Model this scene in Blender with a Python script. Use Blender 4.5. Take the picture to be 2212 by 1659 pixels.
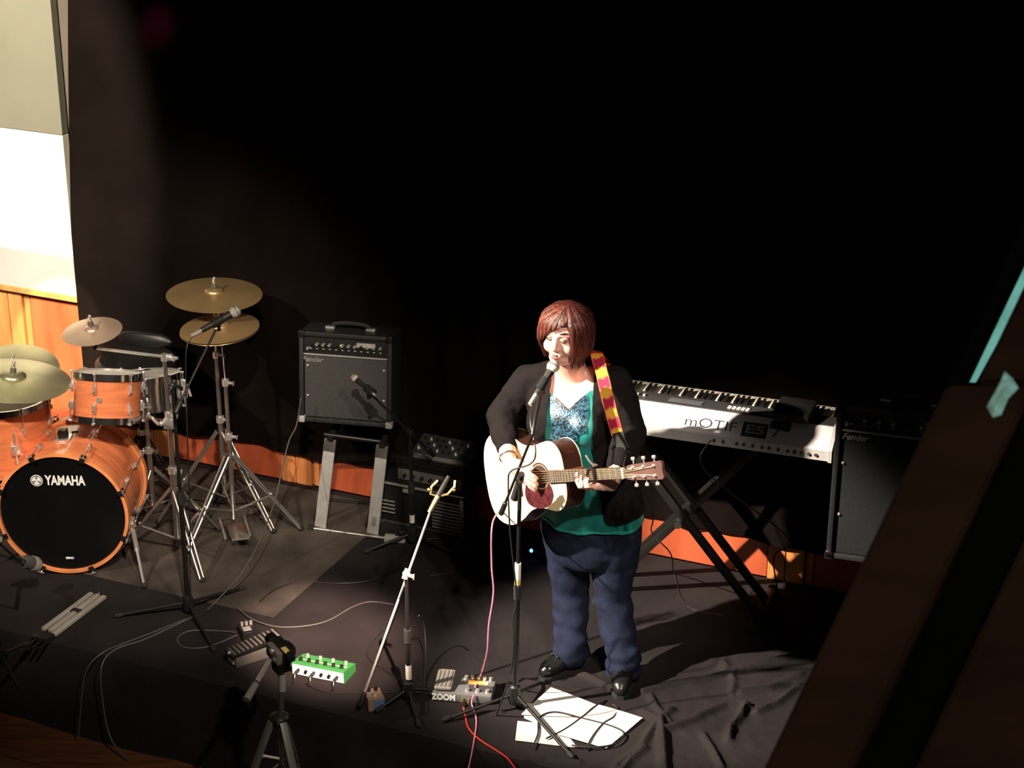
import bpy, bmesh, math, random
from mathutils import Vector, Matrix, noise
random.seed(7)
V = Vector
scene = bpy.context.scene
for o in list(bpy.data.objects): bpy.data.objects.remove(o)
COL = scene.collection

# ------------------------------------------------------------------ camera
W_PX, H_PX, F_PX, PITCH, CAM_H = 2212.0, 1659.0, 4200.0, math.radians(22.4), 4.3
cam_d = bpy.data.cameras.new('camera'); cam = bpy.data.objects.new('camera', cam_d); COL.objects.link(cam)
cam.location = (0, 0, CAM_H); cam.rotation_euler = (math.pi/2 - PITCH, 0, 0)
cam_d.sensor_width = 36; cam_d.lens = F_PX/W_PX*36; cam_d.clip_start = 0.05; cam_d.clip_end = 100
cam_d.dof.use_dof = True; cam_d.dof.focus_distance = 8.3; cam_d.dof.aperture_fstop = 22
scene.camera = cam
# ------------------------------------------------------------------ world, lights, exposure
world = bpy.data.worlds.new('world'); scene.world = world; world.use_nodes = True
world.node_tree.nodes['Background'].inputs[0].default_value = (0.75, 0.62, 0.55, 1)
world.node_tree.nodes['Background'].inputs[1].default_value = 0.03
scene.view_settings.view_transform = 'Standard'; scene.view_settings.look = 'None'
scene.view_settings.gamma = 1; scene.view_settings.use_curve_mapping = False
scene.view_settings.exposure = 0.0
def spot(name, loc, target, watts, angle, blend, color, size=0.06):
    d = bpy.data.lights.new(name, 'SPOT'); o = bpy.data.objects.new(name, d); COL.objects.link(o)
    d.energy = watts; d.spot_size = math.radians(angle); d.spot_blend = blend; d.color = color
    d.shadow_soft_size = size; o.location = loc
    o.rotation_euler = (V(target) - V(loc)).to_track_quat('-Z', 'Y').to_euler()
    return o
WARM = (1.0, 0.86, 0.68)
spot('stage_spot_key', (-4.65, 5.55, 4.7), (0.25, 7.15, 0.70), 9000, 17.5, 0.5, WARM, 0.07)
spot('stage_spot_drums', (-0.3, 3.2, 5.0), (-1.75, 8.3, 0.75), 1500, 24, 0.5, WARM, 0.07)
spot('stage_spot_drums_side', (-4.2, 4.4, 4.9), (-2.1, 8.6, 0.9), 1100, 24, 0.6, WARM, 0.07)
spot('stage_spot_wall', (-3.6, 5.6, 5.0), (-3.25, 9.9, 1.75), 4200, 36, 0.35, (1.0, 0.88, 0.66), 0.05)
spot('stage_spot_floor', (1.2, 3.0, 5.0), (-0.6, 7.6, 0.0), 650, 30, 0.8, WARM, 0.08)
spot('added_front_fill', (0.9, 2.4, 4.9), (0.28, 7.1, 0.8), 600, 15, 0.8, WARM, 0.08)  # added fill from the camera side to brighten the singer, no known stage lamp
spot('stage_spot_pool', (0.6, 3.4, 5.0), (-0.80, 7.47, 0.0), 13000, 8, 1.0, (1.0, 0.72, 0.56), 0.05)
spot('stage_spot_accent', (-2.2, 4.9, 4.6), (-2.42, 9.68, 0.54), 5200, 5.2, 0.15, (1.0, 0.80, 0.50), 0.02)
spot('stage_spot_magenta', (-1.2, 4.0, 5.2), (-1.72, 9.36, 2.30), 2500, 2.2, 1.0, (1.0, 0.05, 0.45), 0.03)

# ------------------------------------------------------------------ picture helpers: a pixel of the photograph to a point at a real depth
CP, SP = math.cos(PITCH), math.sin(PITCH)
def ray(px, py):
    a = (px - W_PX/2)/F_PX; b = -(py - H_PX/2)/F_PX
    return V((a, CP + b*SP, -SP + b*CP))
def P(px, py, z=None, Y=None):
    r = ray(px, py)
    t = (z - CAM_H)/r.z if z is not None else Y/r.y
    return V((0, 0, CAM_H)) + r*t
def proj(p):
    q = V(p) - V((0, 0, CAM_H)); dep = q.y*CP - q.z*SP; up = q.y*SP + q.z*CP
    return (W_PX/2 + F_PX*q.x/dep, H_PX/2 - F_PX*up/dep)
# stage frame: u along the back wall to the right, v towards the wall
TH = math.radians(-24.2); E1 = V((math.cos(TH), math.sin(TH), 0)); E2 = V((-math.sin(TH), math.cos(TH), 0)); O0 = V((0, 8.594, 0))
def S(u, v, z=0.0): return O0 + E1*u + E2*v + V((0, 0, z))
def uv(p): q = V(p) - O0; return q.dot(E1), q.dot(E2)
def PW(px, py, v=0.0):
    r = ray(px, py); o = V((0, 0, CAM_H)); t = (v - (o - O0).dot(E2))/r.dot(E2); return o + r*t
def MS(u, v, z=0.0): return Matrix.Translation(S(u, v, z)) @ Matrix.Rotation(TH, 4, 'Z')
def T(x, y=None, z=None): return Matrix.Translation(V(x) if y is None else V((x, y, z)))
def RZ(deg): return Matrix.Rotation(math.radians(deg), 4, 'Z')
def RX(deg): return Matrix.Rotation(math.radians(deg), 4, 'X')
def RY(deg): return Matrix.Rotation(math.radians(deg), 4, 'Y')
def frame(x, y, z, o):
    m = Matrix((x, y, z)).transposed().to_4x4(); m.translation = o; return m

# ------------------------------------------------------------------ materials
def lin(h):
    h = h.lstrip('#'); c = [int(h[i:i+2], 16)/255 for i in (0, 2, 4)]
    return tuple(x/12.92 if x <= .04045 else ((x+.055)/1.055)**2.4 for x in c)
MATS = {}
def M(name, col, rough=.5, metal=0., var=.12, scale=9., bump=0., bscale=60., coat=0., sheen=0., tex='noise', stretch=None, emit=0., spec=.5):
    if name in MATS: return MATS[name]
    c = lin(col) if isinstance(col, str) else col
    m = bpy.data.materials.new(name); m.use_nodes = True; nt = m.node_tree; N = nt.nodes; L = nt.links
    b = N['Principled BSDF']
    b.inputs['Roughness'].default_value = rough; b.inputs['Metallic'].default_value = metal
    b.inputs['Coat Weight'].default_value = coat; b.inputs['Coat Roughness'].default_value = .08
    b.inputs['Sheen Weight'].default_value = sheen; b.inputs['Specular IOR Level'].default_value = spec
    tc = N.new('ShaderNodeTexCoord'); mp = N.new('ShaderNodeMapping'); L.new(tc.outputs['Object'], mp.inputs[0])
    if stretch: mp.inputs['Scale'].default_value = stretch
    if tex == 'voronoi':
        t = N.new('ShaderNodeTexVoronoi'); t.inputs['Scale'].default_value = scale; out = t.outputs['Color']
    else:
        t = N.new('ShaderNodeTexNoise'); t.inputs['Scale'].default_value = scale; t.inputs['Detail'].default_value = 6; out = t.outputs['Fac']
    L.new(mp.outputs[0], t.inputs['Vector'])
    r = N.new('ShaderNodeValToRGB'); r.color_ramp.elements[0].position = .3; r.color_ramp.elements[1].position = .7
    r.color_ramp.elements[0].color = tuple(max(0, x*(1-var)) for x in c) + (1,)
    r.color_ramp.elements[1].color = tuple(min(1, x*(1+var)) for x in c) + (1,)
    L.new(out, r.inputs[0]); L.new(r.outputs[0], b.inputs['Base Color'])
    if bump:
        n2 = N.new('ShaderNodeTexNoise'); n2.inputs['Scale'].default_value = bscale; L.new(mp.outputs[0], n2.inputs['Vector'])
        bp = N.new('ShaderNodeBump'); bp.inputs['Strength'].default_value = bump; bp.inputs['Distance'].default_value = .004
        L.new(n2.outputs['Fac'], bp.inputs['Height']); L.new(bp.outputs[0], b.inputs['Normal'])
    if emit:
        L.new(r.outputs[0], b.inputs['Emission Color']); b.inputs['Emission Strength'].default_value = emit
    MATS[name] = m; return m
M_chrome = M('chrome', (.85, .83, .80), .24, .8, .05)
M_chrome_hoop = M('dark_chrome', (.70, .68, .66), .16, 1., .05)
M_chrome_dull = M('brushed_steel', (.52, .50, .48), .30, .93, .08)
M_alu = M('silver_painted_steel', (.44, .43, .42), .45, .35, .12, 22)
M_black = M('black_plastic', (.010, .010, .011), .42, 0, .2)
M_blackmetal = M('black_powder_coat', (.012, .011, .011), .36, .2, .2)
M_rubber = M('black_rubber', (.011, .011, .011), .8)
M_tolex = M('black_vinyl', (.012, .012, .013), .5, 0, .25, 80, .5, 220)
M_grille = M('grey_grille_cloth', (.040, .037, .038), .8, 0, .22, 140, .6, 320)
M_brass = M('cymbal_bronze', (.56, .38, .18), .34, .74, .16, 5, .12, 30)
M_brass_pale = M('cymbal_pale_bronze', (.74, .54, .42), .40, .7, .10, 5, .1, 30)
M_brass_green = M('cymbal_worn_bronze', (.46, .43, .27), .34, .75, .3, 4, .1, 30)
M_white = M('white_paint', (.80, .79, .76), .5, 0, .04)
M_cream = M('cream_plastic', (.72, .68, .60), .4, 0, .05)
M_maple = M('orange_maple_lacquer', (.72, .21, .085), .30, 0, .22, 7, 0, 60, .7, stretch=(1, 1, 6))
M_hoopwood = M('orange_hoop_lacquer', (.80, .27, .10), .34, 0, .18, 10, 0, 60, .5)

# ------------------------------------------------------------------ mesh helpers
def ring(bm, c, x, y, rx, ry, n, ph=0):
    return [bm.verts.new(c + x*(rx*math.cos(ph+2*math.pi*i/n)) + y*(ry*math.sin(ph+2*math.pi*i/n))) for i in range(n)]
def bridge(bm, a, b):
    n = len(a)
    for i in range(n): bm.faces.new((a[i], a[(i+1) % n], b[(i+1) % n], b[i]))
def perp(d):
    d = d.normalized(); a = V((0, 0, 1)) if abs(d.z) < .9 else V((1, 0, 0))
    x = d.cross(a).normalized(); return x, d.cross(x).normalized()
class B:
    """collects closed shapes for one mesh"""
    def __init__(s, m=None): s.bm = bmesh.new(); s.m = m
    def box(s, c, size, mat=None, bev=0.0):
        b2 = bmesh.new(); bmesh.ops.create_cube(b2, size=1)
        bmesh.ops.scale(b2, vec=V(size), verts=b2.verts)
        if bev: bmesh.ops.bevel(b2, geom=b2.edges[:], offset=bev, segments=2, affect='EDGES', profile=.6)
        bmesh.ops.transform(b2, matrix=(mat or Matrix()) @ Matrix.Translation(V(c)), verts=b2.verts)
        s.merge(b2); return s
    def merge(s, b2):
        me = bpy.data.meshes.new('tmp'); b2.to_mesh(me); b2.free(); s.bm.from_mesh(me); bpy.data.meshes.remove(me)
    def tube(s, p0, p1, r0, r1=None, n=12, caps=True):
        r1 = r0 if r1 is None else r1; p0, p1 = V(p0), V(p1); x, y = perp(p1-p0)
        a = ring(s.bm, p0, x, y, r0, r0, n); b = ring(s.bm, p1, x, y, r1, r1, n); bridge(s.bm, a, b)
        if caps: s.bm.faces.new(a[::-1]); s.bm.faces.new(b)
        return s
    def path(s, pts, r, n=8, taper=None, flat=1.0):
        pts = [V(p) for p in pts]; prev = None; x = None
        for i, p in enumerate(pts):
            d = (pts[min(i+1, len(pts)-1)] - pts[max(i-1, 0)])
            if d.length < 1e-9: d = V((0, 0, 1))
            d.normalize()
            if x is None: x, y = perp(d)
            else:
                x = (x - d*x.dot(d)); x = x.normalized() if x.length > 1e-6 else perp(d)[0]; y = d.cross(x)
            rr = r*(taper(i/(len(pts)-1)) if taper else 1)
            a = ring(s.bm, p, x, y, rr, rr*flat, n)
            if prev: bridge(s.bm, prev, a)
            else: s.bm.faces.new(a[::-1])
            prev = a
        s.bm.faces.new(prev); return s
    def sphere(s, c, r, n=12, mat=None):
        r = (r, r, r) if isinstance(r, (int, float)) else r
        b2 = bmesh.new(); bmesh.ops.create_uvsphere(b2, u_segments=n, v_segments=max(6, n*2//3), radius=1)
        bmesh.ops.transform(b2, matrix=Matrix.Translation(V(c)) @ (mat or Matrix()) @ Matrix.Diagonal(V(r)).to_4x4(), verts=b2.verts)
        s.merge(b2); return s
    def lathe(s, prof, mat=None, n=32, closed=False):
        m = mat or Matrix(); prev = None; first = None
        for (r, z) in prof:
            a = [s.bm.verts.new(m @ V((max(r, 1e-5)*math.cos(2*math.pi*i/n), max(r, 1e-5)*math.sin(2*math.pi*i/n), z))) for i in range(n)]
            if prev: bridge(s.bm, prev, a)
            else: first = a
            prev = a
        if closed: bridge(s.bm, prev, first)
        else: s.bm.faces.new(first[::-1]); s.bm.faces.new(prev)
        return s
    def prism(s, outline, z0, z1, mat=None):
        m = mat or Matrix()
        a = [s.bm.verts.new(m @ V((x, y, z0))) for x, y in outline]; b = [s.bm.verts.new(m @ V((x, y, z1))) for x, y in outline]
        bridge(s.bm, a, b); s.bm.faces.new(a[::-1]); s.bm.faces.new(b); return s
    def loft(s, secs, n=28, sub=5, power=2.0):
        """secs: (centre, rx, ry, yaw) horizontal or axis-following elliptical sections"""
        k = len(secs); out = []
        def cr(a, b, c, d, t): return .5*((2*b)+(c-a)*t+(2*a-5*b+4*c-d)*t*t+(3*b-a-3*c+d)*t**3)
        for i in range(k-1):
            q = [secs[max(i-1, 0)], secs[i], secs[i+1], secs[min(i+2, k-1)]]
            for j in range(sub):
                t = j/sub
                out.append((cr(*[V(e[0]) for e in q], t), *[cr(*[e[w] for e in q], t) for w in (1, 2, 3)]))
        out.append((V(secs[-1][0]), *secs[-1][1:])); prev = None
        for c, rx, ry, yaw in out:
            ca, sa = math.cos(yaw), math.sin(yaw); x = V((ca, sa, 0)); y = V((-sa, ca, 0))
            a = ring(s.bm, c, x, y, rx, ry, n)
            if prev: bridge(s.bm, prev, a)
            else: s.bm.faces.new(a[::-1])
            prev = a
        s.bm.faces.new(prev); return s
    def cap(s, p0, r0, p1, r1, n=14):
        """tapered capsule"""
        p0, p1 = V(p0), V(p1); d = p1-p0; L = d.length; x, y = perp(d); d = d.normalized(); rows = []
        for k in range(5): a = -math.pi/2 + (k+.15)*math.pi/2/5; rows.append((p0 + d*(r0*math.sin(a)), r0*math.cos(a)))
        rows.append((p0, r0)); rows.append((p1, r1))
        for k in range(5): a = (k+1-.15)*math.pi/2/5; rows.append((p1 + d*(r1*math.sin(a)), r1*math.cos(a)))
        prev = None
        for c, r in rows:
            a = ring(s.bm, c, x, y, r, r, n)
            if prev: bridge(s.bm, prev, a)
            else: s.bm.faces.new(a[::-1])
            prev = a
        s.bm.faces.new(prev); return s
    def chain(s, pts, n=14):
        for a, b in zip(pts, pts[1:]): s.cap(a[0], a[1], b[0], b[1], n)
        return s
    def off(s, v): bmesh.ops.translate(s.bm, vec=V(v), verts=s.bm.verts); return s
    def xf(s, m): bmesh.ops.transform(s.bm, matrix=m, verts=s.bm.verts); return s
def spline(pts, sub=8, closed=False):
    pts = [V(p) for p in pts]; out = []; n = len(pts)
    rng = range(n if closed else n-1)
    for i in rng:
        if closed: a, b, c, d = [pts[(i+j) % n] for j in (-1, 0, 1, 2)]
        else: a, b, c, d = pts[max(i-1, 0)], pts[i], pts[i+1], pts[min(i+2, n-1)]
        for j in range(sub):
            t = j/sub; out.append(.5*((2*b)+(c-a)*t+(2*a-5*b+4*c-d)*t*t+(3*b-a-3*c+d)*t**3))
    if not closed: out.append(pts[-1])
    return out
def remesh(b, voxel, smooth=3):
    me = bpy.data.meshes.new('tmp'); bmesh.ops.recalc_face_normals(b.bm, faces=b.bm.faces); b.bm.to_mesh(me); b.bm.free()
    o = bpy.data.objects.new('tmp', me); COL.objects.link(o)
    r = o.modifiers.new('r', 'REMESH'); r.mode = 'VOXEL'; r.voxel_size = voxel; r.use_smooth_shade = True
    if smooth: k = o.modifiers.new('s', 'SMOOTH'); k.factor = .5; k.iterations = smooth
    dg = bpy.context.evaluated_depsgraph_get(); dg.update()
    res = bpy.data.meshes.new_from_object(o.evaluated_get(dg)); bpy.data.objects.remove(o); bpy.data.meshes.remove(me)
    return res
def text_mesh(body, size, m, depth=.0006, shear=0., bold=0., width=None):
    cu = bpy.data.curves.new('t', 'FONT'); cu.body = body; cu.size = size; cu.extrude = depth; cu.shear = shear; cu.offset = bold
    cu.align_x = 'CENTER'; cu.align_y = 'CENTER'; cu.resolution_u = 4
    o = bpy.data.objects.new('t', cu); COL.objects.link(o); dg = bpy.context.evaluated_depsgraph_get(); dg.update()
    me = bpy.data.meshes.new_from_object(o.evaluated_get(dg)); bpy.data.objects.remove(o)
    if width:
        xs = [v.co.x for v in me.vertices]; k = width/(max(xs)-min(xs))
        for v in me.vertices: v.co.x *= k
    me.transform(m); return me
def add(name, b, mat, parent=None, smooth=True, label=None, kind=None):
    if isinstance(b, B):
        bmesh.ops.recalc_face_normals(b.bm, faces=b.bm.faces)
        me = bpy.data.meshes.new(name); b.bm.to_mesh(me); b.bm.free()
    else: me = b
    if mat is not None and not me.materials: me.materials.append(mat)
    if smooth:
        try: me.set_sharp_from_angle(angle=math.radians(38))
        except Exception: pass
        for p in me.polygons: p.use_smooth = True
    o = bpy.data.objects.new(name, me); COL.objects.link(o)
    if parent is not None: o.parent = parent
    if label: o['label'] = label
    if kind: o['kind'] = kind
    return o
def tag(o, label, cat, group=None):
    o['label'] = label; o['category'] = cat
    if group: o['group'] = group
    return o
def thing(name, label, cat, m=None, group=None):
    o = bpy.data.objects.new(name, None); COL.objects.link(o); o.empty_display_size = .1
    if m is not None: o.matrix_world = m if isinstance(m, Matrix) else Matrix.Translation(V(m))
    return tag(o, label, cat, group)
def struct(name, b, mat, smooth=False, parent=None):
    o = add(name, b, mat, parent, smooth)
    if parent is None: o['kind'] = 'structure'
    return o
class Loc:
    """world-space building of a thing's parts: shapes are given in world points and stored relative to the root"""
    def __init__(s, name, label, cat, base, group=None): s.base = V(base); s.root = thing(name, label, cat, s.base, group)
    def part(s, name, b, mat, parent=None, smooth=True, label=None, kind=None):
        if isinstance(b, B): b.off(-s.base)
        else: b.transform(Matrix.Translation(-s.base))
        return add(name, b, mat, parent or s.root, smooth, label, kind)
# ================================================================== the setting
M_deck = M('stage_deck', (.02, .018, .017), .8)
M_cloth = M('black_floor_cloth', (.0155, .0128, .0138), .85, 0, .3, 3.5, .35, 130, spec=.12)
M_curtain = M('black_velour', (.0062, .0042, .0038), .95, 0, .25, 3, .2, 160, spec=.03)
M_wood = M('red_oak_panel', (.42, .085, .035), .38, 0, .28, 6, .06, 60, .25, stretch=(1.2, 1.2, .35))
M_wood2 = M('amber_oak_stile', (.62, .22, .075), .38, 0, .2, 8, .06, 60, .25, stretch=(2.5, 2.5, .3))
M_floorwood = M('hall_floor_oak', (.10, .038, .016), .42, 0, .4, 7, .08, 50, .2, stretch=(.5, 5, 1))
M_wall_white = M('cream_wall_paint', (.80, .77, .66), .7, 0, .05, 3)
M_wall_upper = M('dimmed_beige_wall', (.17, .165, .13), .75, 0, .06, 3)  # the dimmer light above the seam is put into this darker colour
M_wall_shaded = M('shaded_white_wall', (.42, .37, .37), .6, 0, .05, 4)  # white wall in shade, the shading painted into the colour
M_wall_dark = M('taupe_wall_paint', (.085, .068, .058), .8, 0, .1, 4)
M_gold = M('oak_cap_rail', (.40, .22, .075), .4, 0, .2, 12, 0, 60, .2)
FRONT = -1.86; DROP = -.43
b = B(); b.box((0, (FRONT+.02)/2, -.225), (9.2, -FRONT-.02, .41), MS(0, 0, 0)); struct('floor', b, M_deck)
# hall floor planks
hf = struct('floor_hall', B().box((0, -5.0, DROP-.06), (12, 10, .08), MS(0, 0, 0)), M_deck)
for i in range(14):
    w = .14; v = FRONT - .02 - w*(i+.5)
    for j in range(4):
        L = 2.4; u = -4.8 + j*L + (i % 3)*.8
        add('plank', B().box((u, v, DROP-.01+.0015*((i*5+j*3) % 3)), (L-.004, w-.004, .02), MS(0, 0, 0)), M_floorwood, hf, False)
# back wall with wainscot
ZW = .80
wb = struct('wall_back', B().box((0, .09, 1.75), (12, .12, 3.6), MS(0, 0, 0)), M_wall_dark)
uL = uv(PW(1376, 1140))[0]; PER = .87
for k in range(-6, 5):
    u0 = uL + k*PER
    pw = .65
    add('wood_panel', B().box((u0+pw/2, .018, ZW/2), (pw-.008, .024, ZW), MS(0, 0, 0), .004), M_wood, wb, False)
    add('wood_stile', B().box((u0+pw+.043, .012, ZW/2), (.082, .036, ZW), MS(0, 0, 0), .004), M_wood2, wb, False)
    add('wood_stile', B().box((u0+pw+.043+.089, .012, ZW/2), (.086, .036, ZW), MS(0, 0, 0), .004), M_wood2, wb, False)
    add('wood_stile', B().box((u0+pw+.2, .020, ZW/2), (.034, .022, ZW), MS(0, 0, 0), .003), M_wood2, wb, False)
zc = PW(75, 627).z
# pale wall boards left of the curtain
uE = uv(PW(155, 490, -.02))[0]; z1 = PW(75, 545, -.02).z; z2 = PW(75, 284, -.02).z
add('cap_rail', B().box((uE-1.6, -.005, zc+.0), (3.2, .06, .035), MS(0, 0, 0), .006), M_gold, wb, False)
add('shaded_lower_board', B().box((uE-1.6, -.006, (zc+.016+z1)/2), (3.2, .05, z1-zc-.016), MS(0, 0, 0), .002), M_wall_shaded, wb, False)  # strip added for the shaded foot of the white wall
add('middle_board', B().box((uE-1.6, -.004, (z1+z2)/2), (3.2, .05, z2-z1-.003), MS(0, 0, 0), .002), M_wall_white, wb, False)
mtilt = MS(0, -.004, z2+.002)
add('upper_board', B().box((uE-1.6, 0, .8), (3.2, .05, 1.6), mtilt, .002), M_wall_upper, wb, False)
# black stage cloth over the deck and down its front
ridges = []
def rid(h, w, *pts): ridges.append((h*1.25, w, [P(x, y, z=0) for x, y in pts]))
rid(.022, .022, (1388, 1497), (1450, 1482), (1520, 1470), (1600, 1448), (1740, 1412))
rid(.026, .026, (1600, 1498), (1660, 1490), (1730, 1460))
rid(.028, .024, (1440, 1578), (1500, 1556), (1545, 1534), (1570, 1524), (1612, 1526))
rid(.024, .022, (1610, 1526), (1600, 1550), (1580, 1572), (1574, 1600))
rid(.030, .026, (1428, 1556), (1432, 1600), (1436, 1659), (1440, 1700))
rid(.022, .022, (1392, 1618), (1360, 1645), (1335, 1680))
rid(.020, .022, (1388, 1540), (1425, 1556), (1450, 1535))
rid(.018, .02, (1405, 1505), (1418, 1530), (1445, 1560))
rid(.018, .02, (1635, 1540), (1680, 1520), (1730, 1480)); rid(.016, .018, (1520, 1590), (1540, 1620), (1560, 1660))
rid(.016, .02, (1220, 1440), (1290, 1470), (1330, 1492)); rid(.018, .02, (1560, 1430), (1585, 1470), (1582, 1500))
rid(.014, .02, (1090, 1655), (1180, 1638), (1250, 1648)); rid(.016, .02, (1330, 1655), (1385, 1615), (1420, 1560))
rid(.012, .02, (860, 1560), (980, 1545), (1080, 1540)); rid(.012, .018, (1130, 1470), (1210, 1492), (1300, 1490))
def cloth_h(p):
    h = 0
    if p.x < -.75: return 0
    for hh, w, pts in ridges:
        for a, c in zip(pts, pts[1:]):
            ab = c-a; t = max(0, min(1, (p-a).dot(ab)/ab.dot(ab))); d = (p-(a+ab*t)).length
            if d < w*3: h = max(h, hh*math.exp(-(d/w)**2*1.6)*(.85+.3*noise.noise(p*5)))
    px, py = proj(p)
    k = max(0, min(1, (px-1380)/80))*max(0, min(1, (py-1380)/60))
    if k > 0: h += k*.010*max(0, noise.noise(V((p.x*7, p.y*13, 3)))+.35*noise.noise(V((p.x*20, p.y*26, 5))))
    return max(0, h)
bm = bmesh.new(); NV = 140; grid = []
US = [-4.6+4.0*i/70 for i in range(70)]+[-.6+2.7*i/340 for i in range(340)]+[2.1+2.5*i/20 for i in range(21)]; NU = len(US)-1
VS = [-.004-.9*j/30 for j in range(30)]+[-.904+(FRONT+.904)*j/110 for j in range(111)]
for j in range(NV+14):
    row = []
    for i in range(NU+1):
        u = US[i]
        if j <= NV:
            v = VS[j]; p = S(u, v); p.z = cloth_h(p)
            e = (j-NV+3)/3
            if e > 0: p.z -= .008*e*e*.5
        else:
            t = (j-NV)/13; v = FRONT - .006 - .012*t - .022*t*(math.sin(u*9+2*math.sin(u*2.3))*.6+.4*noise.noise(V((u*3, 1, 0)))+.5)
            p = S(u, v, -.012 + (DROP+.012)*t)
        row.append(bm.verts.new(p))
    grid.append(row)
for j in range(len(grid)-1):
    for i in range(NU): bm.faces.new((grid[j][i], grid[j+1][i], grid[j+1][i+1], grid[j][i+1]))
b = B(); b.bm = bm
tag(add('stage_cloth', b, M_cloth), 'wrinkled black cloth covering the stage floor and hanging over its front edge', 'cloth')
# black curtain
z_lo = lambda u: .20 + .012*math.sin(u*5.1)+.008*noise.noise(V((u*4, 0, 0))) - .02*max(0, -u-.9)
uA = uv(PW(150, 0, -.03))[0]; zA = PW(150, 0, -.03).z; uB = uv(PW(155, 500, -.03))[0]; zB = PW(155, 500, -.03).z
bm = bmesh.new(); NU, NZ = 460, 26; grid = []
for j in range(NZ+1):
    t = j/NZ; row = []
    for i in range(NU+1):
        s = i/NU
        zz = z_lo(-3+s*8) + (3.55-.2)*t
        ul = uB + (uA-uB)*max(0, (zz-zB)/(zA-zB)); u = ul + (5.6-ul)*s
        a = u*13 + 2.2*math.sin(u*1.7) + .35*math.sin(t*2+u)
        v = -.030 - .011*math.sin(a) - .007*math.sin(a*2.3+1) + .004*noise.noise(V((u*2, t*3, 0)))
        v = min(-.008, v)
        row.append(bm.verts.new(S(u, v, zz)))
    grid.append(row)
for j in range(NZ):
    for i in range(NU): bm.faces.new((grid[j][i], grid[j][i+1], grid[j+1][i+1], grid[j+1][i]))
b = B(); b.bm = bm
tag(add('stage_curtain', b, M_curtain), 'tall black velour curtain hung across the back wall of the stage', 'curtain')
# rug under the drums: grey-brown, front right corner near the pedals
c1 = P(590, 1336, z=0); u1, v1 = uv(c1)
M_rug = M('grey_brown_rug', (.044, .034, .028), .95, 0, .6, 5, .8, 240)
b = B(); b.box(((u1-4.3)/2, (v1-.06)/2, .004), (u1+4.3, -.06-v1, .008), MS(0, 0, 0), .003)
tag(add('drum_rug', b, M_rug, None, False), 'flat grey-brown rug lying under the drum kit', 'rug')
RUG = .008

# ---- railing close to the camera on the right, stairs-like slope
M_rail_brown = M('dark_stained_rail', (.36, .19, .10), .5, 0, .4, 6, .1, 60, stretch=(1, 1, 6))
M_rail_black = M('black_rail_paint', (.006, .007, .006), .6, 0, .3)
M_rail_dim = M('dark_green_board', (.035, .042, .03), .7, 0, .4)
rt = Loc('stair_railing', 'dark wooden railing sloping up along the right foreground', 'railing', P(2000, 1600, Y=1.5))
def slope_bar(name, o0, o1, ya, yb, m, thick, near=0.0):
    # a bar of the sloping railing: offsets from its left edge, from y=ya up to y=yb, with real thickness
    def pt(off, y):
        d = 1.30 + .45*(1900-y)/1700 + near; r = ray(1650-(y-1659)*.4767+off, y); return V((0, 0, CAM_H)) + r*d
    a0, a1, b0, b1 = pt(o0, ya), pt(o1, ya), pt(o0, yb), pt(o1, yb)
    n = (b0-a0).cross(a1-a0).normalized()
    if n.dot(V((0, 1, 0))) < 0: n = -n
    bb = B(); q = [a0, a1, b1, b0]; vs = [bb.bm.verts.new(p) for p in q]; ws = [bb.bm.verts.new(p+n*thick) for p in q]
    bridge(bb.bm, vs, ws); bb.bm.faces.new(vs); bb.bm.faces.new(ws[::-1])
    bmesh.ops.bevel(bb.bm, geom=bb.bm.edges[:], offset=.003, segments=2, affect='EDGES')
    rt.part(name, bb, m, None, False)
slope_bar('top_rail', -2, 40, 960, 200, M_rail_black, .05, .01)
slope_bar('handrail', 0, 190, 1950, 828, M_rail_brown, .05)
slope_bar('baluster_bar', 66, 190, 826, 200, M_rail_brown, .05)
slope_bar('middle_rail', 192, 330, 1950, 200, M_rail_dim, .04, .06)
slope_bar('side_board', 328, 860, 1950, 200, M_rail_brown, .03, .03)
M_teal = M('teal_added_glow', (.22, .62, .53), .4, 0, .25, 30, emit=.55)  # emission added for an unidentified lit surface beyond the railing
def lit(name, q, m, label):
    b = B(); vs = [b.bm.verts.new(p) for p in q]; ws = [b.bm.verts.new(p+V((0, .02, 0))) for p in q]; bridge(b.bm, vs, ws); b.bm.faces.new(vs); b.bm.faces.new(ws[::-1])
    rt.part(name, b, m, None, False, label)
YB = 1.78
lit('added_glow_strip', [P(2076, 826, Y=YB), P(2108, 826, Y=YB), P(2260, 548, Y=YB), P(2260, 478, Y=YB)], M_teal, 'slanted pale teal strip of added glow for light beyond the railing')
lit('added_glow_patch', [P(2145, 902, Y=1.30), P(2163, 896, Y=1.30), P(2177, 862, Y=1.30), P(2200, 838, Y=1.32), P(2184, 824, Y=1.32), P(2176, 846, Y=1.30)], M('teal_patch_glow', (.20, .40, .33), .4, 0, .6, 60, emit=.5), 'small pale teal and pink patch of added glow for light beyond the railing')  # added glow, only parented to the railing
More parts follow.
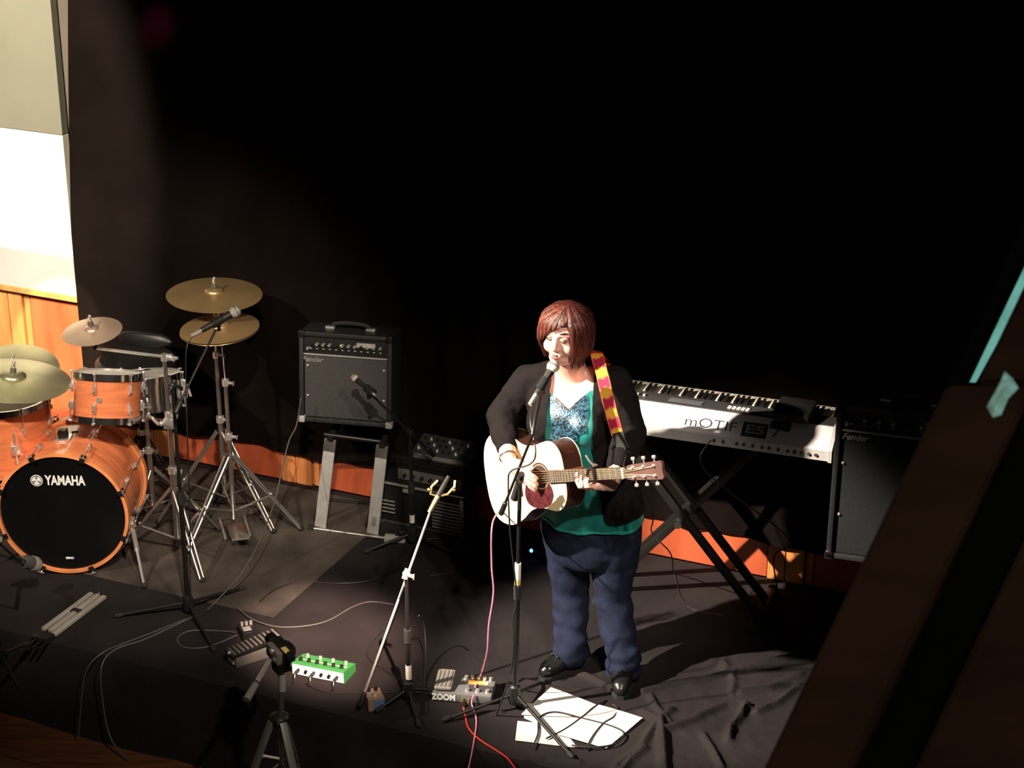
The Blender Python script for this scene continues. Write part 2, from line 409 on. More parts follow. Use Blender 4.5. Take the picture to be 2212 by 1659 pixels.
# ================================================================== drum kit
M_head_black = M('black_drum_head', (.004, .004, .0045), .32, 0, .1, spec=.3)
M_head_white = M('coated_drum_head', (.70, .68, .64), .6, 0, .06)
M_logo = M('white_print', (.85, .85, .85), .5, 0, .02, emit=.0)
def lug_bm(m, L=.045, w=.012):
    return B().box((0, 0, 0), (w, .012, L), m, .004).tube(m @ V((0, .010, -L*.25)), m @ V((0, .010, L*.25)), .0065, n=8)
def build_drum(root, R, depth, shellmat, n_lug, hoopmat=M_chrome_hoop, topmat=M_head_white, hoopw=.018, hoopt=.007, claws=False, low_lugs=True):
    add('shell', B().lathe([(R-.007, .006), (R, .006), (R, depth-.006), (R-.007, depth-.006)], n=56, closed=True), shellmat, root)
    for z0, nm in ((0, 'bottom_hoop'), (depth, 'top_hoop')):
        s = -1 if z0 == 0 else 1
        add(nm, B().lathe([(R+.003, z0-s*hoopw), (R+.003+hoopt, z0-s*hoopw), (R+.003+hoopt, z0+s*hoopw*.7), (R+.001, z0+s*hoopw*.7)], n=56, closed=True), hoopmat, root)
    add('batter_head', B().lathe([(R+.001, depth-.001), (R+.001, depth+.002), (.0, depth+.003)], n=56), topmat, root)
    add('resonant_head', B().lathe([(R+.001, -.002), (R+.001, .001)], n=56), topmat, root)
    for k in range(n_lug):
        a = 2*math.pi*(k+.5)/n_lug; mm = Matrix.Rotation(a-math.pi/2, 4, 'Z') @ T(0, R+.004, 0)
        for z in ((depth*.30, depth*.72) if low_lugs else (depth*.5,)):
            lg = add('lug', lug_bm(mm @ T(0, .004, z), min(.05, depth*.28)), M_chrome, root)
        for z0, z1 in ((depth*.72, depth+.012), (depth*.30, -.012)):
            rd = add('tension_rod', B().tube(mm @ V((0, .012, z0)), mm @ V((0, .012, z1)), .0028, n=6).box((0, .010, z1), (.012, .018, .010), mm, .002), M_chrome, root)

# ---- bass drum
kc = P(138, 1117, Y=8.10); az = math.radians(2)
ax = V((-math.sin(az), -math.cos(az), 0))           # towards the audience
kz = ax; kx = V((0, 0, 1)).cross(kz).normalized(); ky = kz.cross(kx)
KR = .291; KD = .40
kc.z = KR + .018 + RUG
fr = frame(kx, ky, kz, kc - kz*KD)
kick = thing('bass_drum', 'large orange maple bass drum with black front head lettered YAMAHA', 'drum', fr)
add('shell', B().lathe([(KR-.008, .02), (KR, .02), (KR, KD-.02), (KR-.008, KD-.02)], n=72, closed=True), M_maple, kick)
for z0, nm in ((.0, 'rear_hoop'), (KD, 'front_hoop')):
    add(nm, B().lathe([(KR+.001, z0-.022), (KR+.015, z0-.022), (KR+.016, z0+.018), (KR+.001, z0+.02)], n=72, closed=True), M_hoopwood, kick)
add('front_head', B().lathe([(KR+.001, KD), (KR-.002, KD+.006), (KR-.012, KD+.006), (.0001, KD+.007)], n=72), M_head_black, kick)
add('rear_head', B().lathe([(KR+.001, -.004), (KR+.001, .0)], n=72), M_head_white, kick)
head = kick
# lettering
hm = T(.002, .166, KD+.0078)
add('lettering', text_mesh('YAMAHA', .066, hm @ T(.022, 0, 0), .0005, 0, .0022, .188), M_logo, kick, False)
em = hm @ T(-.110, .0, 0)
add('emblem', B().lathe([(.0285, -.0003), (.0285, .0005)], em, 36), M_logo, kick, False)
fk = B().lathe([(.0215, .0006), (.0245, .0006), (.0245, .0010), (.0215, .0010)], em, 36, True)
for k in range(3):
    q = em @ RZ(90+120*k)
    fk.box((.012, 0, .0008), (.019, .0024, .0006), q); fk.box((.0145, .0042, .0008), (.012, .0022, .0006), q); fk.box((.0145, -.0042, .0008), (.012, .0022, .0006), q)
add('emblem_forks', fk, M_head_black, kick, False)
add('maker_mark', text_mesh('REMO', .014, T(.012, -.232, KD+.0078), .0004, 0, .0008), M_logo, kick, False)
for k in range(8):
    a = 2*math.pi*(k+.5)/8; mm = Matrix.Rotation(a-math.pi/2, 4, 'Z') @ T(0, KR+.006, 0)
    for zl, ze, s in ((KD*.70, KD+.02, 1), (KD*.30, -.022, -1)):
        add('lug', lug_bm(mm @ T(0, .004, zl), .055, .016), M_chrome, kick)
        add('tension_rod', B().tube(mm @ V((0, .016, zl)), mm @ V((0, .018, ze+s*.012)), .0034, n=6).box((0, .022, ze+s*.016), (.028, .006, .006), mm, .002), M_chrome, kick)
        add('claw', B().box((0, .014, ze-s*.008), (.026, .010, .034), mm, .003).box((0, .002, ze+s*.008), (.024, .022, .008), mm, .002), M_blackmetal if s > 0 else M_chrome, kick)
mp = add('mount_plate', B().box((0, KR+.004, KD*.52), (.075, .010, .075), Matrix.Rotation(math.radians(4), 4, 'Z'), .004), M_chrome, kick)
add('mount_socket', B().box((0, KR+.026, KD*.52), (.042, .04, .046), Matrix.Rotation(math.radians(4), 4, 'Z'), .006).tube((.02, KR+.03, KD*.52), (.05, KR+.034, KD*.52), .006, n=8), M_blackmetal, mp)
def wl(p): return fr.inverted() @ V(p)
for sgn, foot in ((1, P(312, 1268, z=RUG)), (-1, None)):
    a = math.radians(-20 if sgn > 0 else 200); top = V((math.cos(a)*(KR+.012), math.sin(a)*(KR+.012), KD*.72))
    ft = wl(foot) if foot else V((-.40, -KR-.02, KD*.95))
    sp = add('spur', B().tube(top, ft, .0085, .007, 10).tube(top.lerp(ft, .05), top.lerp(ft, .45), .012, n=10), M_chrome, kick)
    add('rubber_foot', B().sphere(ft + V((0, .008, 0)), .014, 10), M_rubber, sp)
    add('spur_bracket', B().box((0, 0, 0), (.03, .05, .05), T(top), .006).tube(top+V((0, 0, .02)), top+V((.03*sgn, .01, .05)), .007, n=8), M_chrome, kick)

# ---- rack tom
tc = P(232, 857, Y=8.32)
tom = thing('rack_tom', 'orange maple rack tom with chrome lugs mounted above the bass drum', 'drum', T(tc) @ RZ(-10) @ RX(-17) @ T(0, 0, -.10))
build_drum(tom, .152, .205, M_maple, 6)
add('badge', B().lathe([(.013, 0), (.013, .002)], T(.02, -.1545, .10) @ RX(90), 16), M_chrome, tom)
# ---- floor tom
fc = P(18, 932, Y=8.42)
ftom = thing('floor_tom', 'orange floor tom at the left edge under the wide tilted cymbal', 'drum', T(fc.x, fc.y, fc.z-.175) @ RZ(12))
build_drum(ftom, .203, .35, M_maple, 8)
for k in range(3):
    a = math.radians(40 + 120*k); q = V((math.cos(a), math.sin(a), 0)); zz = -(fc.z-.175)+RUG
    lg = add('leg', B().path([q*.225+V((0, 0, .26)), q*.225+V((0, 0, zz+.12)), q*.25+V((0, 0, zz+.06)), q*.25+V((0, 0, zz+.012))], .0055), M_chrome, ftom)
    add('rubber_foot', B().sphere(q*.25+V((0, 0, zz+.012)), .012, 8), M_rubber, lg)
    add('leg_bracket', B().box((0, 0, 0), (.03, .04, .05), T(q*.218+V((0, 0, .17))) @ Matrix.Rotation(a, 4, 'Z'), .006), M_chrome, ftom)
# ---- snare
sc = P(312, 846, Y=8.62)
snare = thing('snare_drum', 'chrome snare drum standing behind the orange rack tom', 'drum', T(sc.x, sc.y, sc.z-.07) @ RZ(15) @ RX(-13))
build_drum(snare, .178, .14, M_chrome_hoop, 10)
add('strainer', B().box((.19, -.04, .07), (.02, .05, .09), None, .004).tube((.2, -.05, .09), (.215, -.06, .03), .007, n=8), M_chrome, snare)
# stands
def tripod_legs(th, c, h, R, azs, r=.008, m=M_chrome_dull, feet=.012, zf=RUG, double=True, brace_h=.10):
    for a in azs:
        a = math.radians(a); q = V((math.cos(a), math.sin(a), 0)); s = V((-math.sin(a), math.cos(a), 0))
        top = c+V((0, 0, h))+q*.02; ft = V((c.x, c.y, zf+feet))+q*R
        lb = B()
        if double:
            for k in (-1, 1): lb.tube(top+s*.013*k, ft+s*.009*k, r*.62, n=8)
        else: lb.tube(top, ft, r, n=10)
        lg = th.part('leg', lb, m)
        th.part('rubber_foot', B().sphere(ft, (feet*1.3, feet*1.3, feet), 10), M_rubber, lg)
        mid = top.lerp(ft, .55)
        th.part('brace', B().tube(c+V((0, 0, brace_h)), mid, r*.55, n=8), m)
        th.part('joint_bolt', B().sphere(mid+V((0, 0, .008)), .0085, 8), M_chrome)
def wing(b, p, d, s=1.0):
    x, y = perp(V(d)); d = V(d).normalized()
    b.tube(p, p+d*.022*s, .008*s, n=8); b.box((0, 0, 0), (.006*s, .03*s, .014*s), T(p+d*.028*s), .002); return b
def stand_pole(th, c, z0, segs, m=M_chrome_dull):
    z = z0
    for k, (z1, r) in enumerate(segs):
        th.part('tube', B().tube(c+V((0, 0, z)), c+V((0, 0, z1)), r, n=14), m)
        cl = B().tube(c+V((0, 0, z1-.016)), c+V((0, 0, z1+.016)), r+.007, n=14); wing(cl, c+V((r+.004, -.004, z1)), V((1, -.4, 0)))
        th.part('collar', cl, M_chrome); z = z1
def cymbal(name, label, c, R, mat, tilt_m, bow=.020, bell=.018, bellr=.045):
    prof = []
    for k in range(9): t = k/8; r = R + (bellr-R)*t; prof.append((r, bow*math.sin(t*math.pi/2)))
    for k in range(1, 6): t = k/5; prof.append((bellr*math.cos(t*math.pi/2*.93), bow + bell*math.sin(t*math.pi/2)))
    inner = [(max(r-.001, .004), z-.0014) for r, z in reversed(prof)]
    o = add(name, B().lathe(prof+inner, n=72, closed=True), mat); o.matrix_world = T(c) @ tilt_m
    tag(o, label, 'cymbal'); return o
def felt_stack(th, c, tm, bow):
    ax = (tm @ V((0, 0, 1))).normalized()
    th.part('felt', B().tube(c+ax*(bow+.02), c+ax*(bow+.034), .014, n=14), M('grey_felt', (.10, .09, .085), .95))
    th.part('rod_end', B().tube(c-ax*.03, c+ax*(bow+.062), .0045, n=8), M_chrome)
    w = B(); p = c+ax*(bow+.042); w.tube(p, p+ax*.012, .009, n=10); x, y = perp(ax)
    w.sphere(p+ax*.018+x*.012, (.008, .008, .008), 8).sphere(p+ax*.018-x*.012, .008, 8); th.part('wing_nut', w, M_chrome)

# crash cymbal stand (behind) and hi-hat stand (front)
cc = P(463, 637, Y=8.72); cbase = V((P(488, 1100, Y=8.72).x, 8.72, 0)); tm = RX(2) @ RY(2)
crash = cymbal('crash_cymbal', 'largest bronze cymbal, topmost above the hi-hats', cc, .228, M_brass, tm)
th = Loc('cymbal_stand', 'chrome tripod stand carrying the topmost bronze cymbal', 'stand', (cbase.x, cbase.y, RUG))
stand_pole(th, cbase, .12, [(.52, .0135), (.86, .011)]); th.part('tilter', B().tube(cbase+V((0, 0, .86)), cc-V((0, 0, .03)), .007, n=10).sphere(cc-V((0, 0, .035)), .016, 10), M_chrome)
felt_stack(th, cc, tm, .02); tripod_legs(th, cbase, .46, .34, (200, 320, 80), .010)
hc = P(475, 718, Y=8.56); hbase = V((hc.x+.012, 8.56, 0)); tm = RX(3) @ RY(-3)
hat1 = cymbal('hi_hat_cymbal', 'upper hi-hat cymbal directly below the topmost cymbal', hc+V((0, 0, .022)), .187, M_brass, tm, .018, .014, .05)
hat2 = cymbal('hi_hat_cymbal', 'lower upturned hi-hat cymbal under the upper hi-hat', hc+V((0, 0, .014)), .187, M_brass, tm @ RX(180), .018, .014, .05)
th = Loc('hi_hat_stand', 'chrome hi-hat stand with pedal to the right of the drums', 'stand', (hbase.x, hbase.y, RUG))
stand_pole(th, hbase, .06, [(.50, .0125), (.78, .0105)]); th.part('pull_rod', B().tube(hbase+V((0, 0, .78)), hc+V((0, 0, .10)), .0035, n=8), M_chrome)
cl = B().tube(hc+V((0, 0, .05)), hc+V((0, 0, .085)), .010, n=10); wing(cl, hc+V((.008, -.004, .075)), V((1, -.5, 0)), .8); th.part('clutch', cl, M_chrome)
tripod_legs(th, hbase, .40, .33, (235, 355, 115), .010)
th.part('pedal_board', B().box((0, -.14, .035), (.085, .26, .010), T(hbase) @ RZ(15) @ RX(-8), .003), M_chrome_dull)
th.part('pedal_frame', B().box((-.06, -.02, .012+RUG), (.012, .22, .012), T(hbase) @ RZ(15), .002).box((.06, -.02, .012+RUG), (.012, .22, .012), T(hbase) @ RZ(15), .002), M_chrome)

# boom stand with the small cymbal
bb0 = V((P(372, 1000, Y=8.26).x, 8.26, 0)); btop = P(368, 772, Y=8.26); barm = P(206, 752, Y=8.42); sc2 = P(199, 716, Y=8.45); tm = RX(8) @ RY(-4)
splash = cymbal('splash_cymbal', 'small pale cymbal to the upper left of the rack tom', sc2, .140, M_brass_pale, tm, .014, .014, .035)
th = Loc('boom_cymbal_stand', 'chrome stand with a horizontal boom arm above the rack tom', 'stand', (bb0.x, bb0.y, RUG))
stand_pole(th, bb0, .10, [(.46, .0145), (.74, .012), (btop.z, .0095)])
th.part('boom_arm', B().tube(btop+(btop-barm).normalized()*.04, barm, .0075, n=10), M_chrome)
th.part('boom_clamp', B().sphere(btop, .018, 10).tube(btop, btop+V((.02, -.03, 0)), .009, n=8), M_chrome)
th.part('tilter', B().sphere(barm, .014, 10).tube(barm, sc2, .006, n=8), M_blackmetal); felt_stack(th, sc2, tm, .014)
tripod_legs(th, bb0, .36, .30, (300, 60, 180), .011)
tmount = tc + V((.17, .02, -.10))
th.part('tom_arm', B().path([bb0+V((0, 0, .70)), bb0+V((-.05, -.01, .70)), tmount+V((.03, 0, -.02)), tmount], .0095), M_chrome)
th.part('multi_clamp', B().box((0, 0, 0), (.05, .04, .05), T(bb0+V((0, 0, .70))), .006).sphere(bb0+V((-.03, -.03, .71)), .013, 8), M_chrome)
# ride
rc = P(28, 822, Y=8.26); tm = RX(0) @ RY(7); rbase = V((rc.x-.02, 8.62, 0))
ride = cymbal('ride_cymbal', 'wide worn cymbal tilted over the floor tom at the left edge', rc, .262, M_brass_green, tm, .024, .022, .06)
rc2 = P(30, 800, Y=8.62)
under = cymbal('china_cymbal', 'cymbal half hidden behind the wide worn cymbal at the left edge', rc2, .215, M_brass_green, RX(14) @ RY(4))
th = Loc('ride_stand', 'chrome stand holding the wide worn cymbal at the left edge', 'stand', (rbase.x, rbase.y, RUG))
stand_pole(th, rbase, .10, [(.5, .013), (.78, .010)]); th.part('arm', B().path([rbase+V((0, 0, .78)), rc+V((-.01, .14, -.10)), rc-V((0, 0, .02))], .007), M_chrome)
felt_stack(th, rc, tm, .024); th.part('arm', B().path([rbase+V((0, 0, .76)), rc2+V((0, 0, -.02))], .007), M_chrome); felt_stack(th, rc2, RX(14) @ RY(4), .02)
tripod_legs(th, rbase, .36, .3, (30, 150, 270), .010)
# snare stand
sb = V((sc.x, sc.y, 0)); th = Loc('snare_stand', 'chrome basket stand under the snare drum', 'stand', (sb.x, sb.y, RUG))
stand_pole(th, sb, .10, [(.40, .0125), (sc.z-.13, .0095)])
for k in range(3):
    a = math.radians(-40+120*k); q = V((math.cos(a), math.sin(a), 0))
    th.part('basket_arm', B().path([sb+V((0, 0, sc.z-.13)), sb+q*.17+V((0, 0, sc.z-.11)), sb+q*.196+V((0, 0, sc.z-.085)), sb+q*.19+V((0, 0, sc.z-.055))], .0055), M_chrome)
tripod_legs(th, sb, .30, .26, (250, 10, 130), .009)
# throne
M_throne = M('black_throne_vinyl', (.013, .012, .012), .38, 0, .2)
tc3 = P(294, 772, Y=8.98); th = Loc('drum_throne', 'round black drum throne with a small backrest behind the snare', 'stool', (tc3.x, tc3.y, RUG))
seat = B().lathe([(.05, tc3.z-.09), (.185, tc3.z-.085), (.205, tc3.z-.06), (.203, tc3.z-.02), (.18, tc3.z), (.04, tc3.z-.008), (0, tc3.z-.010)], T(tc3.x, tc3.y, 0), 48); th.part('seat', seat, M_throne)
bk = B().loft([((tc3.x+.02, tc3.y+.16, tc3.z+.0), .10, .02, -.3), ((tc3.x+.02, tc3.y+.165, tc3.z+.03), .15, .028, -.3), ((tc3.x+.02, tc3.y+.17, tc3.z+.06), .12, .022, -.3), ((tc3.x+.02, tc3.y+.17, tc3.z+.07), .07, .01, -.3)], 24, 4)
th.part('backrest', bk, M_throne); tb = V((tc3.x, tc3.y, 0))
stand_pole(th, tb, .10, [(.34, .016), (tc3.z-.09, .013)], M_blackmetal); tripod_legs(th, tb, .32, .25, (210, 330, 90), .010, M_blackmetal)
# bass drum pedal, partly visible behind the bass drum
pb = kc - kz*(KD+.14); pb.z = RUG
th = Loc('kick_pedal', 'chrome kick pedal on the rug behind the bass drum', 'pedal', pb)
q = T(pb) @ Matrix.Rotation(-az, 4, 'Z')
th.part('base_plate', B().box((.1, .0, .008), (.12, .30, .012), q, .003), M_chrome_dull); th.part('footboard', B().box((.1, .04, .06), (.085, .25, .010), q @ RX(12), .003), M_chrome)
for s in (-.055, .055): th.part('post', B().tube(q @ V((.1+s, -.1, .012)), q @ V((.1+s, -.1, .24)), .007, n=8), M_chrome)
th.part('axle', B().tube(q @ V((.02, -.1, .235)), q @ V((.18, -.1, .235)), .006, n=8).sphere(q @ V((.1, -.1, .235)), .016, 8), M_chrome)
th.part('beater', B().tube(q @ V((.1, -.1, .235)), q @ V((.1, -.02, .38)), .004, n=8).sphere(q @ V((.1, -.02, .40)), .024, 10), M('beater_felt', (.35, .33, .30), .9))
# ================================================================== microphone stands and microphones
M_mesh = M('microphone_grille', (.62, .58, .54), .42, .7, .35, 260, .9, 500)
M_micbody = M('microphone_body', (.030, .028, .026), .38, .5, .1)
M_tag = M('white_tape', (.72, .68, .64), .6, 0, .08)
def microphone(name, label, tail, tipp, group=None, s=1.0, body=None, balls=True):
    """handheld microphone from its tail to the tip of its ball"""
    tail, tipp = V(tail), V(tipp); d = (tipp-tail); L = d.length; d.normalize(); x, y = perp(d)
    m = frame(x, y, d, tail); o = thing(name, label, 'microphone', m, group)
    br = .0255*s
    add('handle', B().lathe([(.0, 0), (.011*s, 0), (.0125*s, .01), (.0175*s, L-br*2.3), (.019*s, L-br*2.0), (.0, L-br*1.95)], n=20), body or M_micbody, o)
    add('grille_ball', B().lathe([(.0, L-br*2.05), (.019*s, L-br*2.0)] + [(br*math.sin(a), L-br-br*math.cos(a)) for a in [math.radians(k) for k in range(50, 181, 10)]], n=24), M_mesh, o)
    add('grille_band', B().lathe([(br*.99, L-br*1.08), (br*1.05, L-br*1.04), (br*1.05, L-br*.92), (br*.99, L-br*.88)], n=24, closed=True), M_chrome_dull, o)
    add('plug', B().tube((0, 0, -.05), (0, 0, .004), .0095*s, n=12), M_chrome, o)
    return o
def boom_stand(label, base, clutch, tip, tail, legs, zf=0.0, boom_mat=M_blackmetal, pole_mat=M_blackmetal, tape=None, hub=.06, group=None, r=.0085):
    base, clutch, tip, tail = V(base), V(clutch), V(tip), V(tail)
    th = Loc('microphone_stand', label, 'microphone stand', (base.x, base.y, zf))
    mid = base.lerp(clutch, .52)
    th.part('lower_tube', B().tube(base+V((0, 0, hub*.4)), mid, .0115, n=14), pole_mat)
    th.part('upper_tube', B().tube(mid, clutch, .0080, n=12), pole_mat)
    cl = B().tube(mid-V((0, 0, .03)), mid+V((0, 0, .03)), .0165, n=14); th.part('height_grip', cl, M_rubber)
    th.part('hub', B().lathe([(0, zf+hub*.35), (.022, zf+hub*.35), (.028, zf+hub*.7), (.022, zf+hub*1.5), (.013, zf+hub*1.6), (0, zf+hub*1.6)], T(base.x, base.y, 0), 20), M_black)
    for ft in legs:
        ft = V(ft); ft.z = zf+.012; top = V((base.x, base.y, zf+hub)); q = (ft-top)
        lg = th.part('leg', B().tube(top+q*.06, ft, .0075, n=10), pole_mat)
        th.part('rubber_foot', B().cap(ft-q.normalized()*.022, .011, ft, .011, 10), M_rubber, lg)
    th.part('boom', B().tube(tail, tip, .0055, n=12), boom_mat)
    bd = (tip-tail).normalized(); w = B().tube(clutch-bd*.022, clutch+bd*.022, .013, n=12).sphere(clutch, .017, 10)
    sd = perp(bd)[0]; sd = sd if sd.y < 0 else -sd; wing(w, clutch+sd*.012, sd, 1.0); th.part('boom_clutch', w, M_black if boom_mat is M_blackmetal else M_chrome)
    th.part('boom_end', B().cap(tail, .0115, tail+bd*.05, .0105, 12), M_black)
    if tape:
        for t0, t1 in tape:
            th.part('tape_label', B().tube(base.lerp(clutch, t0), base.lerp(clutch, t1), .0128, n=14), M_tag)
    return th
def mic_clip(th, p, d):
    d = V(d).normalized(); th.part('microphone_clip', B().tube(p-d*.035, p+d*.02, .021, .019, 14).tube(p-V((0, 0, .045)), p, .009, n=8), M_black)

# drum overhead stand, front left
g1 = P(408, 1326, z=0); k1 = V((g1.x, g1.y, P(406, 832, Y=g1.y).z)); t1 = P(466, 712, Y=7.86); e1 = P(380, 890, Y=7.60)
th = boom_stand('black microphone stand in front of the drums, its boom rising to the cymbals', g1, k1, t1, e1, [P(252, 1335, z=0), P(528, 1275, z=0), P(462, 1408, z=0)])
m0, m1 = P(434, 714, Y=7.80), P(518, 668, Y=7.92); mic_clip(th, m0.lerp(m1, .45), m1-m0)
microphone('microphone', 'silver-headed microphone in front of the two large cymbals', m0, m1)
# amp microphone stand: boom to the left amplifier
g2 = P(890, 1190, z=0); g2 = V((g2.x, 8.40, 0)); ck = P(886, 934, Y=8.40); k2 = ck; t2 = P(792, 842, Y=8.28); e2 = P(986, 1002, Y=8.42)
e2 = k2 + (k2-t2)*.55
th = boom_stand('black microphone stand whose boom reaches to the left amplifier', g2, k2, t2, e2, [V((g2.x+.2, g2.y-.12, 0)), V((g2.x-.22, g2.y-.10, 0)), V((g2.x-.06, g2.y+.09, 0))], tape=[(.20, .27)])
m0, m1 = P(796, 842, Y=8.28), P(760, 812, Y=8.36); mic_clip(th, m0, m1-m0); microphone('microphone', 'small dark microphone aimed at the left amplifier grille', m0, m1, s=.75)
# middle stand with the long bright boom
g3 = P(884, 1514, z=0); k3 = V((g3.x, g3.y, P(886, 1240, Y=g3.y).z)); t3 = P(932, 1098, Y=7.25); 
dd = (t3-k3); e3 = k3 - dd*1.9
e3 = P(778, 1524, z=.03)
th = boom_stand('microphone stand with a long bright chrome boom, left of the singer', g3, k3, t3, e3, [P(1000, 1500, z=0), P(815, 1540, z=0), P(905, 1572, z=0)], 0, M_chrome, M_blackmetal, [(.18, .29)])
M_goldish = M('tarnished_brass', (.60, .47, .22), .35, 1., .2)
ht = P(946, 1072, Y=7.28); hd = (ht-t3).normalized(); sx = V((1, 0, 0))
hb = B().tube(t3-hd*.02, ht, .010, .012, 10)
th.part('clip_holder', hb, M_goldish)
for s in (-1, 1):
    th.part('clip_arm', B().path([ht, ht+sx*s*.035+hd*.01, ht+sx*s*.048+hd*.045, ht+sx*s*.036+hd*.075], .006), M_goldish)
    th.part('knob', B().sphere(ht+sx*s*.050+hd*.03, .011, 10), M_goldish)
th.part('cradle', B().tube(ht+hd*.0, ht+hd*.095, .013, .009, 12), M_blackmetal)
# singer's stand
g4 = P(1112, 1530, z=0); k4 = V((g4.x+.02, g4.y, P(1112, 1035, Y=g4.y).z))
t4 = P(1150, 940, Y=6.79); e4 = P(1083, 1108, Y=g4.y-.02)
th = boom_stand("black microphone stand in front of the singer's guitar", g4, k4, t4, e4, [P(1178, 1476, z=0), P(1236, 1640, z=0), P(960, 1560, z=0)], 0, M_blackmetal, M_blackmetal, None, .07)
a, c = V((g4.x, g4.y, .03)), k4
th.part('tape_label', B().tube(a.lerp(c, .565), a.lerp(c, .635), .0131, n=14), M_tag); th.part('tape_label', B().tube(a.lerp(c, .54), a.lerp(c, .563), .0131, n=14), M('yellow_tape', (.55, .42, .16), .6))
vm0, vm1 = P(1158, 852, Y=6.97), P(1202, 780, Y=7.07)
th.part('boom_grip', B().tube(k4.lerp(t4, -.45), k4.lerp(t4, .12), .017, .013, 14), M_rubber)
vm_mid = vm0.lerp(vm1, .35)
th.part('gooseneck', B().path(spline([t4, P(1156, 905, Y=6.84), P(1166, 860, Y=6.93), vm_mid-V((0, 0, .02))], 6), .007), M_blackmetal)
mic_clip(th, vm_mid, vm1-vm0); microphone('microphone', "black vocal microphone with a silver ball held at the singer's mouth", vm0, vm1)
# stand at the left edge with kick microphone
g5 = P(-60, 1545, z=0); g5 = P(4, 1440, z=0); k5 = V((g5.x-.02, g5.y, P(-6, 1160, Y=g5.y).z)); t5 = P(52, 1222, Y=g5.y+.12); e5 = P(-60, 1120, Y=g5.y-.05)
th = boom_stand('short black microphone stand at the left edge aimed at the bass drum', g5, k5, t5, e5, [P(60, 1395, z=0), P(-60, 1470, z=0), P(40, 1490, z=0)], tape=[(.42, .55)], zf=0)
km0, km1 = P(52, 1212, Y=7.76), P(88, 1222, Y=7.84)
o = thing('kick_microphone', 'squat grey microphone close to the black bass drum head', 'microphone', frame(*(lambda d: (*perp(d), d.normalized()))(km1-km0), km0))
add('body', B().lathe([(0, -.01), (.022, -.01), (.030, .01), (.032, .05), (.0, .052)], n=24), M('grey_mic_body', (.09, .085, .085), .5, .3), o)
add('grille', B().lathe([(.0, .05), (.034, .05), (.036, .075), (.030, .092), (0, .096)], n=24), M('pale_grille', (.42, .40, .39), .5, .4, .3, 200, .6, 400), o)
add('plug', B().tube((0, 0, -.05), (0, 0, -.005), .010, n=10), M_blackmetal, o)
th.part('microphone_clip', B().tube(t5, km0, .010, n=10), M_black)

# ================================================================== left amplifier on its stand
M_panel = M('amp_control_panel', (.022, .021, .020), .35, .3)
M_knob = M('amp_knob', (.45, .43, .40), .35, .6, .1)
def amp(label, m, w, h, d, script, side_bright=False, knobs=12, led=True, panel_at_top=True, gm=M_grille, kg=None):
    """front face at local y=0, facing -y, bottom at z=0"""
    o = thing('guitar_amplifier', label, 'amplifier', m)
    t = .022
    cab = B()
    cab.box((-w/2+t/2, d/2, h/2), (t, d, h), None, .005); cab.box((w/2-t/2, d/2, h/2), (t, d, h), None, .005)
    cab.box((0, d/2, t/2), (w-2*t, d, t), None, .003); cab.box((0, d/2, h-t/2), (w-2*t, d, t), None, .003); cab.box((0, d-.02, h/2), (w-2*t, .03, h-2*t))
    add('cabinet', cab, M_tolex, o)
    ph = .085
    add('control_panel', B().box((0, .022, h-t-ph/2), (w-2*t, .02, ph), RX(0), .002), M_panel, o)
    add('panel_trim', B().box((0, .012, h-t-ph-.004), (w-2*t, .012, .006)), M_alu, o)
    add('grille_cloth', B().box((0, .022, (h-t-ph-.008+t)/2), (w-2*t-.004, .018, h-2*t-ph-.012), None, .006), gm, o)
    for k in range(knobs):
        x = -w/2+t+.035+(w-2*t-.07)*k/(knobs-1); z = h-t-ph*.45
        add('knob', B().tube((x, .016, z), (x, -.004, z), .0085, .0070, 12), M_knob if k % 4 else M_black, o)
        add('knob_mark', B().box((x, .011, z-.022), (.008, .002, .003)), M_tag, o)
    add('input_jack', B().tube((-w/2+t+.02, .016, h-t-ph*.72), (-w/2+t+.02, .002, h-t-ph*.72), .008, n=10), M_chrome, o)
    add('display_plate', B().box((w*.22, .011, h-t-ph*.35), (w*.2, .002, .022)), M_alu, o)
    if led: add('power_lamp', B().sphere((-w*.04, .006, h-t-ph*.45), .0075, 10), M('amber_lamp', (1., .62, .18), .3, 0, .02, emit=2.2), o)
    add('script_badge', text_mesh(script, .036, T(-w*.36, .009, h-t-ph-.030) @ RX(90), .001, .32, .0012), M('silver_badge', (.5, .48, .45), .35, .7), o, False)
    for sx in (-1, 1):
        for zz in (.13*h/.45, h-.17*h/.45):
            add('grille_screw', B().sphere((sx*(w/2-t-.018), .010, zz), (.007, .004, .007), 8), M_chrome, o)
        for zz in (.012, h-.012):
            add('corner_cap', B().box((sx*(w/2-.012), .012, zz), (.034, .036, .034), None, .008), (M_alu if led else M_chrome_hoop) if zz < .1 else M_blackmetal, o)
        add('foot', B().tube((sx*w*.36, .05, -.012), (sx*w*.36, .05, .002), .016, n=12), M_rubber, o)
    hd_ = B().path(spline([(-.09, d*.5, h), (-.08, d*.5, h+.022), (0, d*.5, h+.03), (.08, d*.5, h+.022), (.09, d*.5, h)], 5), .010)
    add('carry_handle', hd_, M_rubber, o)
    for sx in (-.1, .1): add('handle_cap', B().box((sx, d*.5, h+.005), (.045, .03, .012), None, .004), M_chrome, o)
    return o
AMP_AZ = -11
abl = P(646, 908, Y=8.53); abr = P(844, 926, Y=8.53)
ac = (abl+abr)/2; aw = .455
am = T(ac.x, 8.53, ac.z) @ RZ(AMP_AZ) @ RX(-7)
amp('black guitar amplifier with amber lamp raised on a silver-legged stand', am, aw, .445, .20, 'Fender')
